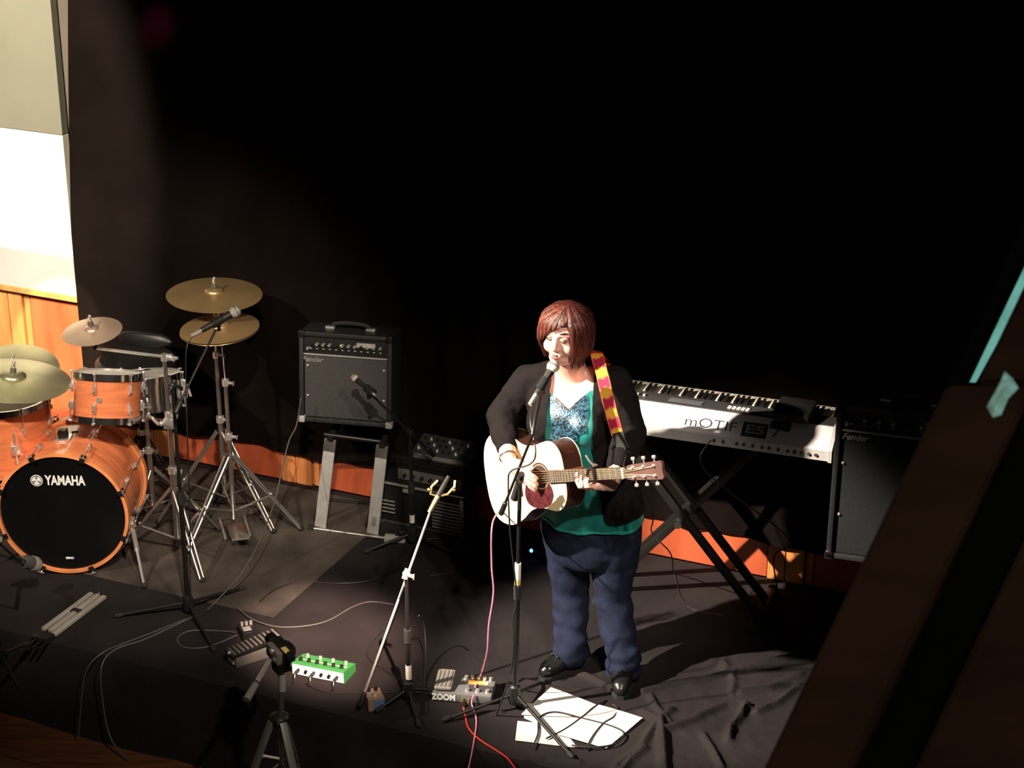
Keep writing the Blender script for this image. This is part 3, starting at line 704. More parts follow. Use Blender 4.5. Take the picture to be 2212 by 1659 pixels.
# amplifier stand
sb0 = P(768, 1152, z=.02)
ast = Loc('amplifier_stand', 'folding stand with two flat silver uprights under the left amplifier', 'stand', (sb0.x, sb0.y, 0))
bl, br = P(672, 1141, z=.012), P(842, 1164, z=.012)
ast.part('base_bar', B().tube(bl, br, .010, n=10), M_chrome_dull)
ast.part('base_foot', B().box((0, 0, 0), (.05, .04, .03), T(br+V((0, 0, .004))) @ RZ(AMP_AZ), .004), M_alu)
ast.part('base_foot', B().box((.05, 0, 0), (.055, .03, .024), T(br+V((0, 0, .001))) @ RZ(AMP_AZ), .004), M_alu)
ast.part('base_foot', B().box((0, 0, 0), (.03, .03, .026), T(bl+V((0, 0, .002))) @ RZ(AMP_AZ), .004), M_rubber)
def flatbar(p0, p1, w, t, xdir):
    d = (p1-p0); L = d.length; d.normalize(); x = (xdir - d*xdir.dot(d)).normalized(); y = d.cross(x)
    return B().box((0, 0, L/2), (w, t, L), frame(x, y, d, p0), .003)
XD = V((math.cos(math.radians(AMP_AZ)), math.sin(math.radians(AMP_AZ)), 0))
for x0, x1, y1 in ((692, 714, 948), (805, 826, 962)):
    p0 = P(x0, 1138+(x0-692)*.13, z=.022); p1 = P(x1, y1, Y=p0.y+.045)
    u = ast.part('upright', flatbar(p0, p1, .058, .012, XD), M_alu)
    ast.part('upright_sleeve', flatbar(p0.lerp(p1, .86), p0.lerp(p1, 1.0), .060, .016, XD), M_chrome_dull, u)
    if x0 > 800: ast.part('sticker', flatbar(p0.lerp(p1, .10)-V((0, .008, 0)), p0.lerp(p1, .20)-V((0, .008, 0)), .018, .002, XD), M('grey_sticker', (.16, .15, .15), .6), u)
    q0 = p1+V((0, 0, .0)); q1 = V((p0.x-.03, p0.y+.09, .014))
    ast.part('rear_leg', flatbar(q0+V((.02, .02, .0)), q1, .026, .014, XD), M_blackmetal)
    ast.part('tray_arm', flatbar(p1+V((0, -.03, .012)), p1+V((.03, .15, .028)), .03, .02, XD), M_blackmetal)
ast.part('tray_bar', B().tube(P(700, 938, Y=8.575), P(838, 956, Y=8.56), .010, n=10), M_blackmetal)
ast.part('rear_bar', B().tube(P(712, 1080, z=.014), P(880, 1094, z=.014), .008, n=8), M_blackmetal)

# ---- rack case, amplifier head and mixer against the wall
M_rack = M('rack_black', (.010, .010, .010), .45, .2)
ru, rv = uv(P(905, 1112, z=0))
RV0, RV1 = -.215, -.055; RW = .48; rcu = uv(PW(908, 1090, RV0))[0]
rm = MS(rcu, 0, 0)
rack = thing('rack_case', 'low black rack case with silver vent slats on the floor by the curtain', 'rack case', rm @ T(0, (RV0+RV1)/2, 0))
y0 = -(RV1-RV0)/2; RH = .225
add('body', B().box((0, .006, RH/2), (RW, RV1-RV0-.012, RH), None, .006), M_rack, rack)
for k in range(9):
    add('vent_slat', B().box((RW*.30, y0, .03+k*.0175), (RW*.34, .010, .008), None, .0015), M_chrome, rack)
for k in range(4): add('vent_slat', B().box((-RW*.37, y0, .06+k*.02), (RW*.15, .010, .006), None, .0015), M_chrome, rack)
add('edge_strip', B().box((0, y0+.002, RH-.008), (RW*.98, .012, .010), None, .002), M_chrome, rack)
add('edge_strip', B().box((0, y0+.002, .008), (RW*.98, .012, .010), None, .002), M_chrome_dull, rack)
for sx in (-1, 1): add('rack_ear', B().box((sx*(RW/2-.015), y0-.001, RH/2), (.02, .010, RH*.8), None, .002), M_chrome_dull, rack)
add('latch', B().box((-RW*.14, y0-.003, RH-.03), (.05, .012, .02), None, .003), M_chrome, rack)
hw = .36
headm = rm @ T(.05, (RV0+RV1)/2, RH)
hd = thing('tube_amplifier', 'small black amplifier head with a grey panel stacked on the rack case', 'amplifier', headm)
add('body', B().box((0, .004, .075), (hw, RV1-RV0-.01, .15), None, .006), M_rack, hd)
add('front_panel', B().box((0, y0+.004, .055), (hw*.94, .008, .055), None, .002), M('dull_grey_panel', (.16, .155, .15), .5, .3), hd)
for k in range(6): add('knob', B().tube((-hw*.36+k*hw*.13, y0, .055), (-hw*.36+k*hw*.13, y0-.014, .055), .009, .0075, 12), M_black, hd)
add('power_switch', B().box((hw*.40, y0-.003, .055), (.016, .010, .024), None, .002), M_black, hd)
add('top_panel', B().box((0, y0+.004, .118), (hw*.94, .006, .020), None, .002), M_rack, hd)
mixm = headm @ T(.045, 0, .15)
mx = thing('mixer', 'small sloping mixing console on top of the amplifier head', 'mixer', mixm)
pr = [(-.07, 0), (.065, 0), (.065, .075), (-.07, .035)]
add('case', B().prism([(a, c) for a, c in pr], -.14, .14, Matrix(((0, 0, 1, 0), (1, 0, 0, 0), (0, 1, 0, 0), (0, 0, 0, 1)))), M('mixer_grey', (.05, .05, .052), .5, .2), mx, False)
for i in range(8):
    for j in range(3):
        p = V((-.115+i*.033, -.045+j*.036, .035+(.025+j*.036)*.296))
        add('knob', B().tube(p, p+V((0, -.002, .012)), .0065, .005, 8), M_tag if (i+j) % 3 == 0 else M_black, mx)
add('edge_label', B().box((0, -.0715, .018), (.26, .003, .022)), M('mixer_label', (.22, .21, .2), .6), mx)

# ================================================================== keyboard
KA = -20
kbr = P(1795, 998, z=.88); kbR = kbr.copy()
LEN = 1.252; km = T(kbr) @ RZ(KA)       # local: origin right rear bottom corner, -x to the left, +y towards the player (wall)
M_kb_silver = M('keyboard_silver', (.60, .58, .60), .42, .35, .05)
M_kb_white = M('keyboard_white_panel', (.66, .64, .68), .4, .1, .04)
M_kb_grey = M('keyboard_dark_panel', (.055, .053, .056), .45, .2, .15)
M_key_w = M('ivory_key', (.80, .74, .66), .35, 0, .03)
M_key_b = M('ebony_key', (.010, .010, .010), .35)
kb = thing('keyboard', 'silver synthesizer keyboard lettered MOTIF ES 7 on a black stand behind the singer', 'keyboard', km @ T(-LEN/2, .19, 0))
x0 = LEN/2; D0 = -.19
sideprof = [(0, 0), (.36, 0), (.375, .02), (.375, .055), (.23, .06), (.225, .105), (.10, .118), (.0, .045)]
toM = Matrix(((0, 0, 1, 0), (1, 0, 0, D0), (0, 1, 0, 0), (0, 0, 0, 1)))
add('chassis', B().prism(sideprof, -x0+.012, x0-.012, toM), M_kb_silver, kb, False)
for s in (-1, 1): add('end_block', B().prism([(-.004, -.004), (.38, -.004), (.384, .07), (.22, .115), (.1, .124), (-.006, .05)], s*(x0-.006)-.008, s*(x0-.006)+.008, toM), M_kb_silver, kb, False)
# sloped rear panel with lettering: from (0,.045) to (.10,.118)
sl = math.atan2(.073, .10); rl = math.hypot(.073, .10)
rp = T(0, D0, .045) @ Matrix.Rotation(sl, 4, 'X')       # local x along, y up the slope, z outwards
add('rear_panel', B().box((0, rl/2, .001), (LEN-.03, rl-.006, .004), rp, .001), M_kb_white, kb, False)
M_ink = M('dark_ink', (.02, .018, .022), .5)
ORI = rp
def ktext(body, size, x, y, mt, **k): return add('lettering', text_mesh(body, size, ORI @ T(x, y, .0036), .0004, **k), mt, kb, False)
ktext('mOTIF', .068, .092, .050, M_ink, bold=-.0006, width=.225)
add('letter_block', B().box((.285, .052, .0032), (.108, .072, .0012), ORI), M_ink, kb, False)
add('lettering', text_mesh('ES', .060, ORI @ T(.285, .052, .0044), .0004, 0, .001, .078), M('grey_ink', (.30, .29, .30), .5), kb, False)
ktext('7', .066, .375, .050, M_ink)
for xx, ww in ((-.30, .07), (-.20, .016), (-.165, .035), (-.12, .012)): add('panel_mark', B().box((xx, .048, .0034), (ww, .010, .0008), ORI), M('pale_grey_ink', (.34, .33, .36), .5), kb, False)
# rear jacks on the low vertical face
for k, xx in enumerate([-.34, -.31, -.28, .12, .16, .22, .25, .29, .33, .36, .40, .44, .47, .50, .53, .56]):
    add('jack', B().tube((xx, D0+.004, .023), (xx, D0-.006, .023), .007, n=10), M_kb_grey, kb)
add('jack_plate', B().box((-.30, D0-.0005, .022), (.16, .003, .028)), M_kb_grey, kb, False)
# top control panel (dark) from (.10,.118) to (.225,.105)
tl = math.atan2(-.013, .125); tp = T(0, D0+.10, .118) @ Matrix.Rotation(tl, 4, 'X')
add('control_panel', B().box((0, .0625, .002), (LEN-.03, .122, .005), tp, .001), M_kb_grey, kb, False)
add('screen', B().box((-.05, .055, .005), (.15, .05, .003), tp), M('dim_screen', (.12, .13, .14), .25), kb, False)
for i in range(5):
    for j in range(2): add('button', B().box((.145+i*.020, .045+j*.022, .006), (.015, .012, .006), tp, .002), M_key_w, kb)
for i in range(12): add('button', B().box((.30+(i % 6)*.03, .035+(i//6)*.03, .006), (.02, .012, .005), tp, .002), M_kb_silver, kb)
for i in range(8): add('slider', B().box((-.45+i*.03, .06, .007), (.010, .02, .010), tp, .002), M_kb_silver, kb)
# keys
KW = .0236; xs0 = -x0+.125
wme = None; bme = None
pattern = {0: 1, 1: 1, 2: 0, 3: 1, 4: 1, 5: 1, 6: 0}    # white keys (C..B) followed by a black key
for k in range(45):
    x = x0-.055 - (k+.5)*KW                                # seen from behind, low notes are to the right
    if wme is None:
        o = add('white_key', B().box((0, .067, -.006), (KW-.0014, .135, .018), None, .002), M_key_w, kb); wme = o.data
    else: o = bpy.data.objects.new('white_key', wme); COL.objects.link(o); o.parent = kb
    o.location = (x, D0+.232, .092)
    note = (k+2) % 7
    if pattern[note] and k < 44:
        if bme is None:
            q = add('black_key', B().box((0, .045, .009), (.0125, .088, .016), None, .003), M_key_b, kb); bme = q.data
        else: q = bpy.data.objects.new('black_key', bme); COL.objects.link(q); q.parent = kb
        q.location = (x-KW/2, D0+.234, .095)
# keybed must sit under the keys
add('keybed', B().box((0, D0+.305, .070), (LEN-.05, .14, .022)), M_kb_grey, kb, False)
# black pouch lying on the right end
pc = km @ V((-.20, .16, .125))
b = B(); b.box((0, 0, .02), (.16, .20, .035), T(pc) @ RZ(KA), .012); b.box((-.03, -.085, -.002), (.09, .06, .03), T(pc) @ RZ(KA-4) @ RX(18), .010)
tag(add('pouch', b, M('black_pouch', (.006, .006, .006), .7, 0, .3, 20, .4, 60)), 'black cloth pouch lying on the right end of the keyboard', 'pouch')
# X stand
sm = km @ T(-LEN/2-.03, .20, 0)
xs = thing('keyboard_stand', 'black crossed double-tube stand under the keyboard', 'stand', sm)
hz = -.88
for y in (-.075, .075):
    for s in (-1, 1):
        for off in ((-.0, .0),):
            p0 = V((-.36*s, y+.018*s, hz+.035)); p1 = V((.33*s, y+.018*s, -.028))
            add('cross_tube', B().box((0, 0, (p1-p0).length/2), (.036, .026, (p1-p0).length), frame(*(lambda d: (V((0, 1, 0)).cross(d).normalized(), d.cross(V((0, 1, 0)).cross(d)).normalized(), d))((p1-p0).normalized()), p0), .005), M_blackmetal, xs)
for s in (-1, 1):
    add('foot_bar', B().box((-.36*s, 0, hz+.019), (.036, .40, .030), None, .005), M_blackmetal, xs)
    for e in (-1, 1): add('rubber_cap', B().box((-.36*s, e*.2, hz+.019), (.042, .03, .036), None, .006), M_rubber, xs)
    add('support_arm', B().box((.33*s, 0, -.016), (.036, .36, .026), None, .006), M_rubber, xs)
pv = B().tube((-.015, -.11, hz*.5-.0), (-.015, .11, hz*.5-.0), .024, n=16); add('pivot', pv, M_blackmetal, xs)
add('lock_knob', B().tube((-.015, -.14, hz*.5), (-.015, -.105, hz*.5), .018, n=12), M_chrome_dull, xs)

# ================================================================== right amplifier
ra = P(1783, 1204, Y=7.08); rtp = P(1806, 872, Y=7.12); RAW = .56; RAH = rtp.z-ra.z
ram = T(ra) @ RZ(-17) @ T(RAW/2, 0, 0) @ RX(-4)
M_grille2 = M('blue_black_grille', (.012, .0145, .0165), .85, 0, .2, 140, .5, 320, spec=.2)
amp('tall dark guitar amplifier at the right, half hidden by the railing', ram, RAW, RAH, .20, 'Fender', knobs=9, led=False, gm=M_grille2)
rs = thing('amplifier_stand', 'black pedestal stand under the tall amplifier at the right', 'stand', T(ra.x, ra.y, 0) @ RZ(-17) @ T(RAW/2+.06, .11, 0))
add('post', B().tube((0, 0, .03), (0, 0, ra.z-.028), .03, n=16), M_blackmetal, rs)
add('top_plate', B().box((0, 0, ra.z-.024), (.30, .16, .014), None, .004), M_blackmetal, rs)
for k in range(4):
    a = math.radians(45+90*k); add('leg', B().box((.11, 0, .020), (.22, .035, .030), Matrix.Rotation(a, 4, 'Z'), .005), M_blackmetal, rs)

# ================================================================== pedals on the stage floor
M_green = M('green_enamel', (.035, .20, .05), .38, .1, .08)
def at(px, py, rz, z=0.0): p = P(px, py, z=z); return T(p) @ RZ(rz)
SA = -24.2
gpm = at(700, 1452, -20)
gp = thing('long_pedal', 'long green delay pedal with a white rear edge near the tripod', 'effects pedal', gpm)
PWD, PDP = .245, .115
add('case', B().prism([(-PDP/2, 0), (PDP/2, 0), (PDP/2, .035), (-PDP/2+.004, .058), (-PDP/2, .056)], -PWD/2, PWD/2, Matrix(((0, 0, 1, 0), (1, 0, 0, 0), (0, 1, 0, 0), (0, 0, 0, 1)))), M_green, gp, False)
add('rear_plate', B().box((0, -PDP/2-.0015, .027), (PWD-.008, .003, .046)), M_white, gp, False)
tpm = T(0, 0, .0465) @ RX(math.degrees(math.atan2(-.021, .111)))
for k in range(6): add('knob', B().tube(tpm @ V((-.095+k*.038, -.025, 0)), tpm @ V((-.095+k*.038, -.025, .016)), .009, .0075, 12), M_black, gp)
for k in range(4): add('foot_switch', B().tube(tpm @ V((-.09+k*.06, .03, 0)), tpm @ V((-.09+k*.06, .03, .014)), .0075, n=10), M_chrome, gp)
add('label_band', B().box((.0, -.006, .0), (PWD*.9, .010, .0012), tpm), M('pale_green_print', (.50, .66, .30), .5), gp, False)
for k in range(6): add('jack', B().tube((-.09+k*.036, -PDP/2-.002, .028), (-.09+k*.036, -PDP/2-.010, .028), .007, n=10), M_blackmetal, gp)
for k in (0, 2, 5): add('plug', B().path(spline([(-.09+k*.036, -PDP/2-.008, .028), (-.09+k*.036, -PDP/2-.035, .030), (-.085+k*.036, -PDP/2-.055, .012), (-.08+k*.036, -PDP/2-.075, .006)], 4), .0055), M_black, gp)
bpm = at(537, 1372, 20)
bp = thing('small_pedal', 'small black pedal with a chrome switch behind the rocker pedal', 'effects pedal', bpm)
add('case', B().prism([(-.06, 0), (.06, 0), (.06, .030), (-.06, .045)], -.037, .037, Matrix(((0, 0, 1, 0), (1, 0, 0, 0), (0, 1, 0, 0), (0, 0, 0, 1)))), M_black, bp, False)
add('foot_plate', B().box((-.012, -.03, .0445), (.035, .04, .004), RX(-7)), M_alu, bp, False)
for k in range(3): add('knob', B().tube((-.02+k*.02, .035, .034), (-.02+k*.02, .035, .050), .0075, n=10), M_chrome, bp)
wpm = at(550, 1420, -56)
wp = thing('rocker_pedal', 'grey rocker pedal with a ribbed tread beside the black pedal', 'effects pedal', wpm)
M_greymetal = M('grey_hammertone', (.11, .105, .10), .5, .3, .15)
add('base', B().box((0, 0, .026), (.085, .22, .048), None, .006), M_greymetal, wp)
add('label_plate', B().box((-.0, -.112, .027), (.05, .003, .03)), M_tag, wp, False)
trm = T(0, 0, .066) @ RX(7)
tr = add('treadle', B().box((0, 0, 0), (.08, .245, .018), trm, .006), M_blackmetal, wp)
for k in range(11): add('tread_rib', B().box((0, -.105+k*.021, .011), (.068, .011, .006), trm, .002), M('grey_rubber', (.085, .08, .075), .8), wp)
add('toe_bolt', B().sphere((.0, -.118, .060), .010, 8), M_chrome, wp)
zpm = at(1003, 1500, -8)
zp = thing('multi_effects_pedal', 'grey multi-effects pedal with an expression treadle and orange display', 'effects pedal', zpm)
M_zgrey = M('zoom_grey', (.17, .17, .18), .45, .3, .1)
add('case', B().box((0, 0, .022), (.25, .14, .040), None, .008), M_zgrey, zp)
add('expression_pedal', B().box((-.082, .012, .062), (.075, .125, .016), RX(10), .010), M('warm_grey_pedal', (.20, .185, .17), .6), zp)
for k in range(4): add('tread_rib', B().box((-.107+k*.0167, .012, .071), (.008, .10, .004), RX(10), .0015), M('warm_grey_rib', (.13, .12, .11), .8), zp)
add('display', B().box((.045, .030, .0432), (.065, .022, .003)), M('orange_display', (1., .33, .05), .3, 0, .05, emit=.9), zp, False)
add('display_end', B().box((.088, .030, .0432), (.016, .022, .003)), M('yellow_display', (1., .85, .25), .3, 0, .05, emit=.9), zp, False)
for k in range(5): add('knob', B().tube((.0+k*.026, .056, .04), (.0+k*.026, .056, .056), .008, n=10), M_chrome, zp)
for k in range(3): add('foot_switch', B().tube((.02+k*.042, -.038, .04), (.02+k*.042, -.038, .054), .010, .008, 12), M_chrome, zp)
add('dark_panel', B().box((.07, -.015, .0425), (.10, .05, .002)), M_kb_grey, zp, False)
add('lettering', text_mesh('ZOOM', .038, T(-.075, -.0708, .022) @ RX(90), .0006, 0, .0012, .10), M_logo, zp, False)
for k in range(2): add('plug', B().tube((.005+k*.026, -.068, .022), (.005+k*.026, -.105, .020), .0055, n=10), M_goldish, zp)
tpm2 = at(808, 1520, 15)
tp2 = thing('stomp_box', 'small tan and blue stomp box by the foot of the bright boom', 'effects pedal', tpm2)
add('case', B().prism([(-.055, 0), (.055, 0), (.055, .040), (-.055, .055)], -.034, .034, Matrix(((0, 0, 1, 0), (1, 0, 0, 0), (0, 1, 0, 0), (0, 0, 0, 1)))), M('tan_enamel', (.26, .18, .13), .5), tp2, False)
add('blue_plate', B().box((.012, -.056, .026), (.045, .003, .045)), M('blue_plate', (.10, .17, .36), .5), tp2, False)
add('foot_switch', B().tube((0, -.02, .05), (0, -.02, .066), .0085, n=12), M_chrome, tp2)
for k in range(2): add('knob', B().tube((-.015+k*.03, .03, .044), (-.015+k*.03, .03, .058), .008, n=10), M_black, tp2)
# power adapter with blue light behind the singer
pa = P(1152, 1200, z=0)
pw_ = thing('power_strip', 'small black power unit with a blue light behind the singer', 'power unit', T(pa) @ RZ(-20))
add('case', B().box((.02, 0, .024), (.12, .06, .048), None, .006), M_black, pw_)
add('blue_lamp', B().sphere((0, -.028, .040), .009, 10), M('blue_lamp', (.05, .25, 1.), .3, 0, .02, emit=9), pw_)
# folded music stand lying at the stage edge
fa, fb_ = P(108, 1362, z=.02), P(212, 1284, z=.02); fd = (fb_-fa); FL = fd.length; fd.normalize(); fx = V((0, 0, 1)).cross(fd).normalized()
fm = frame(fd, fx, V((0, 0, 1)), V((fa.x, fa.y, 0)))
fs = thing('folded_stand', 'folded music stand of pale metal bars lying by the stage edge', 'music stand', fm)
for k, (y, l0, l1) in enumerate([(.036, .0, FL), (.0, .0, FL*.52), (.0, FL*.56, FL), (-.034, -.02, FL)]):
    add('channel_bar', B().box(((l0+l1)/2, y, .016), (l1-l0, .024, .016), None, .003), M('pale_metal', (.48, .45, .42), .4, .5, .1), fs)
add('hinge', B().box((FL*.54, 0, .014), (.03, .05, .022), None, .004), M_blackmetal, fs)
for k in (-1, 0, 1): add('leg', B().tube((-.14, k*.03-.01, .009), (FL*.9, k*.017+.016*k, .009), .006, n=8), M_blackmetal, fs)
add('clamp', B().box((-.05, 0, .014), (.06, .08, .024), None, .006), M_black, fs)
add('knob', B().sphere((FL+.02, .01, .014), .012, 10), M_black, fs)
# ================================================================== video camera on a tripod in front of the stage
TY = 6.60; tcol = P(603, 1552, Y=TY); ttop = P(607, 1444, Y=TY); FZ = DROP+.003
M_tripod = M('tripod_grey', (.20, .195, .19), .38, .6, .1)
tr3 = Loc('camera_tripod', 'grey photo tripod standing in front of the stage', 'tripod', (tcol.x, tcol.y, FZ))
tr3.part('centre_column', B().tube(tcol-V((0, 0, .22)), ttop, .011, n=14), M_chrome_dull)
tr3.part('column_sleeve', B().tube(ttop-V((0, 0, .10)), ttop-V((0, 0, .005)), .0145, n=14), M_alu)
tr3.part('spider', B().lathe([(0, -.03), (.030, -.03), (.042, -.015), (.040, .010), (.020, .028), (0, .03)], T(tcol), 20).sphere(tcol+V((0, -.04, .0)), .010, 8), M_blackmetal)
for a in (215, 300, 80):
    a = math.radians(a); q = V((math.cos(a), math.sin(a), 0)); s = V((-math.sin(a), math.cos(a), 0)); h = tcol.z-FZ
    top = tcol+q*.035; ft = V((tcol.x, tcol.y, FZ+.01))+q*.30; md = top.lerp(ft, .55)
    lg = tr3.part('leg', flatbar(top, md, .030, .018, s), M_tripod); tr3.part('lower_leg', flatbar(md-(md-top)*.05, ft, .022, .013, s), M_tripod)
    tr3.part('rubber_foot', B().sphere(ft, .013, 10), M_rubber, lg); tr3.part('brace', B().tube(tcol-V((0, 0, .20)), top.lerp(ft, .5), .005, n=8), M_tripod)
cr = P(565, 1632, Y=TY-.02); cr2 = P(622, 1642, Y=TY-.02)
tr3.part('crank_bar', B().tube(cr, cr2, .0065, n=10).sphere(cr, .012, 8), M_alu)
hd0 = ttop + V((0, 0, .015))
tr3.part('pan_head', B().box((0, 0, 0), (.06, .06, .045), T(hd0) @ RZ(30), .008), M_blackmetal)
h0, h1 = P(583, 1426, Y=TY-.02), P(532, 1512, Y=TY-.20)
tr3.part('pan_handle', B().tube(h0, h0.lerp(h1, .55), .010, n=12), M_chrome); tr3.part('handle_grip', B().tube(h0.lerp(h1, .60), h1, .014, .016, 12), M('grey_grip', (.16, .16, .165), .7))
cam_c = P(607, 1405, Y=TY+.02)
vm = thing('video_camera', 'small black and silver video camera mounted on the tripod', 'camera', T(cam_c) @ RZ(35) @ RX(8))
add('body', B().box((.0, .0, .0), (.055, .115, .062), None, .012), M_black, vm)
add('side_shell', B().box((-.035, -.01, .004), (.028, .095, .060), None, .012), M('camcorder_silver', (.30, .27, .25), .4, .4), vm)
add('viewfinder', B().box((-.002, -.075, .022), (.026, .045, .026), None, .006), M_black, vm)
add('lens_barrel', B().tube((.0, .05, .004), (0, .09, .004), .024, n=18), M_blackmetal, vm)
add('yellow_label', B().box((-.006, -.045, .0335), (.022, .040, .003)), M('yellow_label', (.80, .62, .20), .5), vm, False)
add('hand_strap', B().path(spline([(.03, .045, .0), (.045, .02, .0), (.046, -.02, 0), (.03, -.045, 0)], 5), .008, flat=2.0), M_rubber, vm)
add('microphone_port', B().sphere((-.052, -.02, .028), .012, 8), M_chrome, vm)
# ================================================================== sheets of paper
M_paper = M('white_paper', (.80, .79, .77), .8, 0, .02)
M_print = M('faint_print', (.45, .44, .43), .8)
def sheet(label, quad, zz, lines=0):
    pts = [P(x, y, z=0) for x, y in quad]; b = B(); N = 10; g = []
    for j in range(N+1):
        r = []
        for i in range(N+1):
            s, t = i/N, j/N; p = pts[0].lerp(pts[1], s).lerp(pts[3].lerp(pts[2], s), t)
            p.z = zz + .0022*math.sin(s*3+t*2)+.0022; r.append(b.bm.verts.new(p))
        g.append(r)
    for j in range(N):
        for i in range(N): b.bm.faces.new((g[j][i], g[j][i+1], g[j+1][i+1], g[j+1][i]))
    bmesh.ops.solidify(b.bm, geom=b.bm.faces[:], thickness=.0006)
    return tag(add('paper_sheet', b, M_paper), label, 'paper', 'sheets of paper on the stage floor')
sheet('white sheet at the back of the papers, its corner nearest the singer', [(1190, 1489), (1296, 1530), (1205, 1597), (1126, 1548)], .008)
sheet('white sheet at the right end of the papers under the cable loop', [(1292, 1527), (1388, 1556), (1310, 1621), (1202, 1592)], .010)
sheet('white sheet at the front left of the papers beside the stand leg', [(1118, 1560), (1212, 1572), (1248, 1617), (1113, 1603)], .004)
sheet('white sheet peeking out at the left of the papers by the stand hub', [(1138, 1522), (1200, 1530), (1192, 1580), (1132, 1556)], .006)
# ================================================================== acoustic guitar frame (needed for the hands)
GYAW = math.radians(46); GB = math.radians(20.5)
gS = P(1167, 1030, Y=7.06)
gd = V((math.cos(GYAW)*math.cos(GB), -math.sin(GYAW)*math.cos(GB), math.sin(GB))).normalized()
gn = V((-math.sin(GYAW), -math.cos(GYAW), .14)); gn = (gn - gd*gn.dot(gd)).normalized(); gy = gn.cross(gd).normalized()
GM = frame(gd, gy, gn, gS) @ Matrix.Scale(.95, 4)
def G(x, y, z): return GM @ V((x, y, z))

# ================================================================== singer
M_skin = M('skin', (.76, .43, .36), .5, 0, .05, 14, spec=.35)
M_hair = M('auburn_hair', (.078, .019, .015), .34, 0, .75, 30, .5, 140, stretch=(4, 4, .3))
M_cardigan = M('black_knit', (.0085, .0066, .0072), .9, 0, .15, 30, .4, 260, spec=.12)
M_blouse = M('teal_satin', (.008, .20, .185), .42, 0, .25, 12, .2, 40, sheen=.1)
M_sequin = M('blue_sequins', (.018, .060, .10), .35, .25, .85, 120, tex='voronoi', bump=.6, bscale=150)
M_jeans = M('dark_denim', (.0085, .0120, .030), .85, 0, .35, 24, .4, 300, spec=.15)
M_shoe = M('black_leather', (.008, .008, .008), .26, 0, .2)
FA = math.radians(25)                                   # turned towards the left of the picture
fwd = V((-math.sin(FA), -math.cos(FA), 0)); lft = V((math.cos(FA), -math.sin(FA), 0)); UP = V((0, 0, 1)); YAW = -FA
hip = P(1278, 1135, Y=7.33); waist = P(1268, 1010, Y=7.34); chest = P(1248, 880, Y=7.33); neckb = P(1236, 812, Y=7.34)
headc = P(1221, 718, Y=7.25)
aR = P(1232, 1412, Y=7.39); aR.z = .075; aL = P(1346, 1440, Y=7.28); aL.z = .075
aR = P(1232, 1408, z=.075); aL = P(1346, 1434, z=.075)
hR = hip - lft*.105 - UP*.03; hL = hip + lft*.105 - UP*.03
kR = P(1232, 1280, Y=7.36); kL = P(1324, 1290, Y=7.26)
shR = P(1142, 828, Y=7.42); shL = P(1324, 832, Y=7.26)
elR = P(1084, 898, Y=7.36); wrR = G(-.115, .085, .060)
elL = P(1362, 938, Y=7.20); wrL = G(.335, -.055, -.085)
person = Loc('person', 'person with auburn bob in black cardigan and teal blouse singing and playing guitar', 'person', ((aR.x+aL.x)/2, (aR.y+aL.y)/2, 0))
# ---- body, one continuous surface
def hmat(yaw, pitch, roll, o):
    return T(o) @ Matrix.Rotation(yaw, 4, 'Z') @ Matrix.Rotation(pitch, 4, 'X') @ Matrix.Rotation(roll, 4, 'Y')
HM = hmat(math.radians(-25), math.radians(4), math.radians(3), headc)
def Hd(x, y, z): return HM @ V((x, y, z))
R3 = HM.to_3x3().to_4x4()
bd = B()
bd.sphere(Hd(0, .012, .030), (.076, .094, .086), 28, R3).sphere(Hd(0, -.026, -.022), (.066, .070, .090), 28, R3)
bd.sphere(Hd(0, -.046, -.088), (.042, .042, .030), 20, R3).sphere(Hd(0, -.030, -.095), (.052, .050, .030), 20, R3)
for s in (-1, 1):
    bd.sphere(Hd(s*.036, -.064, -.036), (.028, .026, .030), 16, R3)
    bd.sphere(Hd(s*.031, -.079, .010), (.016, .013, .011), 14, R3)
    bd.sphere(Hd(s*.0115, -.101, -.033), (.0085, .010, .008), 12, R3)
    bd.sphere(Hd(s*.074, .008, -.005), (.010, .020, .030), 12, R3)
    bd.cap(Hd(s*.012, -.090, .028), .010, Hd(s*.050, -.072, .028), .010)
bd.cap(Hd(0, -.090, .020), .0085, Hd(0, -.112, -.026), .0125)
bd.cap(Hd(-.016, -.090, -.062), .009, Hd(.016, -.090, -.062), .009).sphere(Hd(0, -.088, -.078), (.02, .012, .01), 12, R3)
bd.loft([(neckb-UP*.05, .085, .075, YAW), (neckb, .066, .062, YAW), (neckb.lerp(headc, .5)+fwd*.012, .064, .066, YAW), (headc-UP*.04, .058, .060, YAW)], 24, 4)
def torso(b, g, top=True):
    secs = [(hip-UP*.14, .150+g, .115+g, YAW), (hip-UP*.06, .190+g, .150+g, YAW), (hip+UP*.03, .200+g, .165+g, YAW), (waist+fwd*.02, .178+g, .158+g, YAW),
            (waist.lerp(chest, .5)+fwd*.02, .172+g, .150+g, YAW), (chest+fwd*.015, .172+g, .142+g, YAW), (chest.lerp(neckb, .55), .165+g, .105+g, YAW), (neckb-UP*.015-fwd*.015, .105+g, .072+g, YAW), (neckb+UP*.012-fwd*.015, .060+g, .055+g, YAW)]
    b.loft(secs, 36, 5)
    for s in (-1, 1): b.sphere(chest+lft*s*.078+fwd*.100-UP*.035, .072+g, 20)
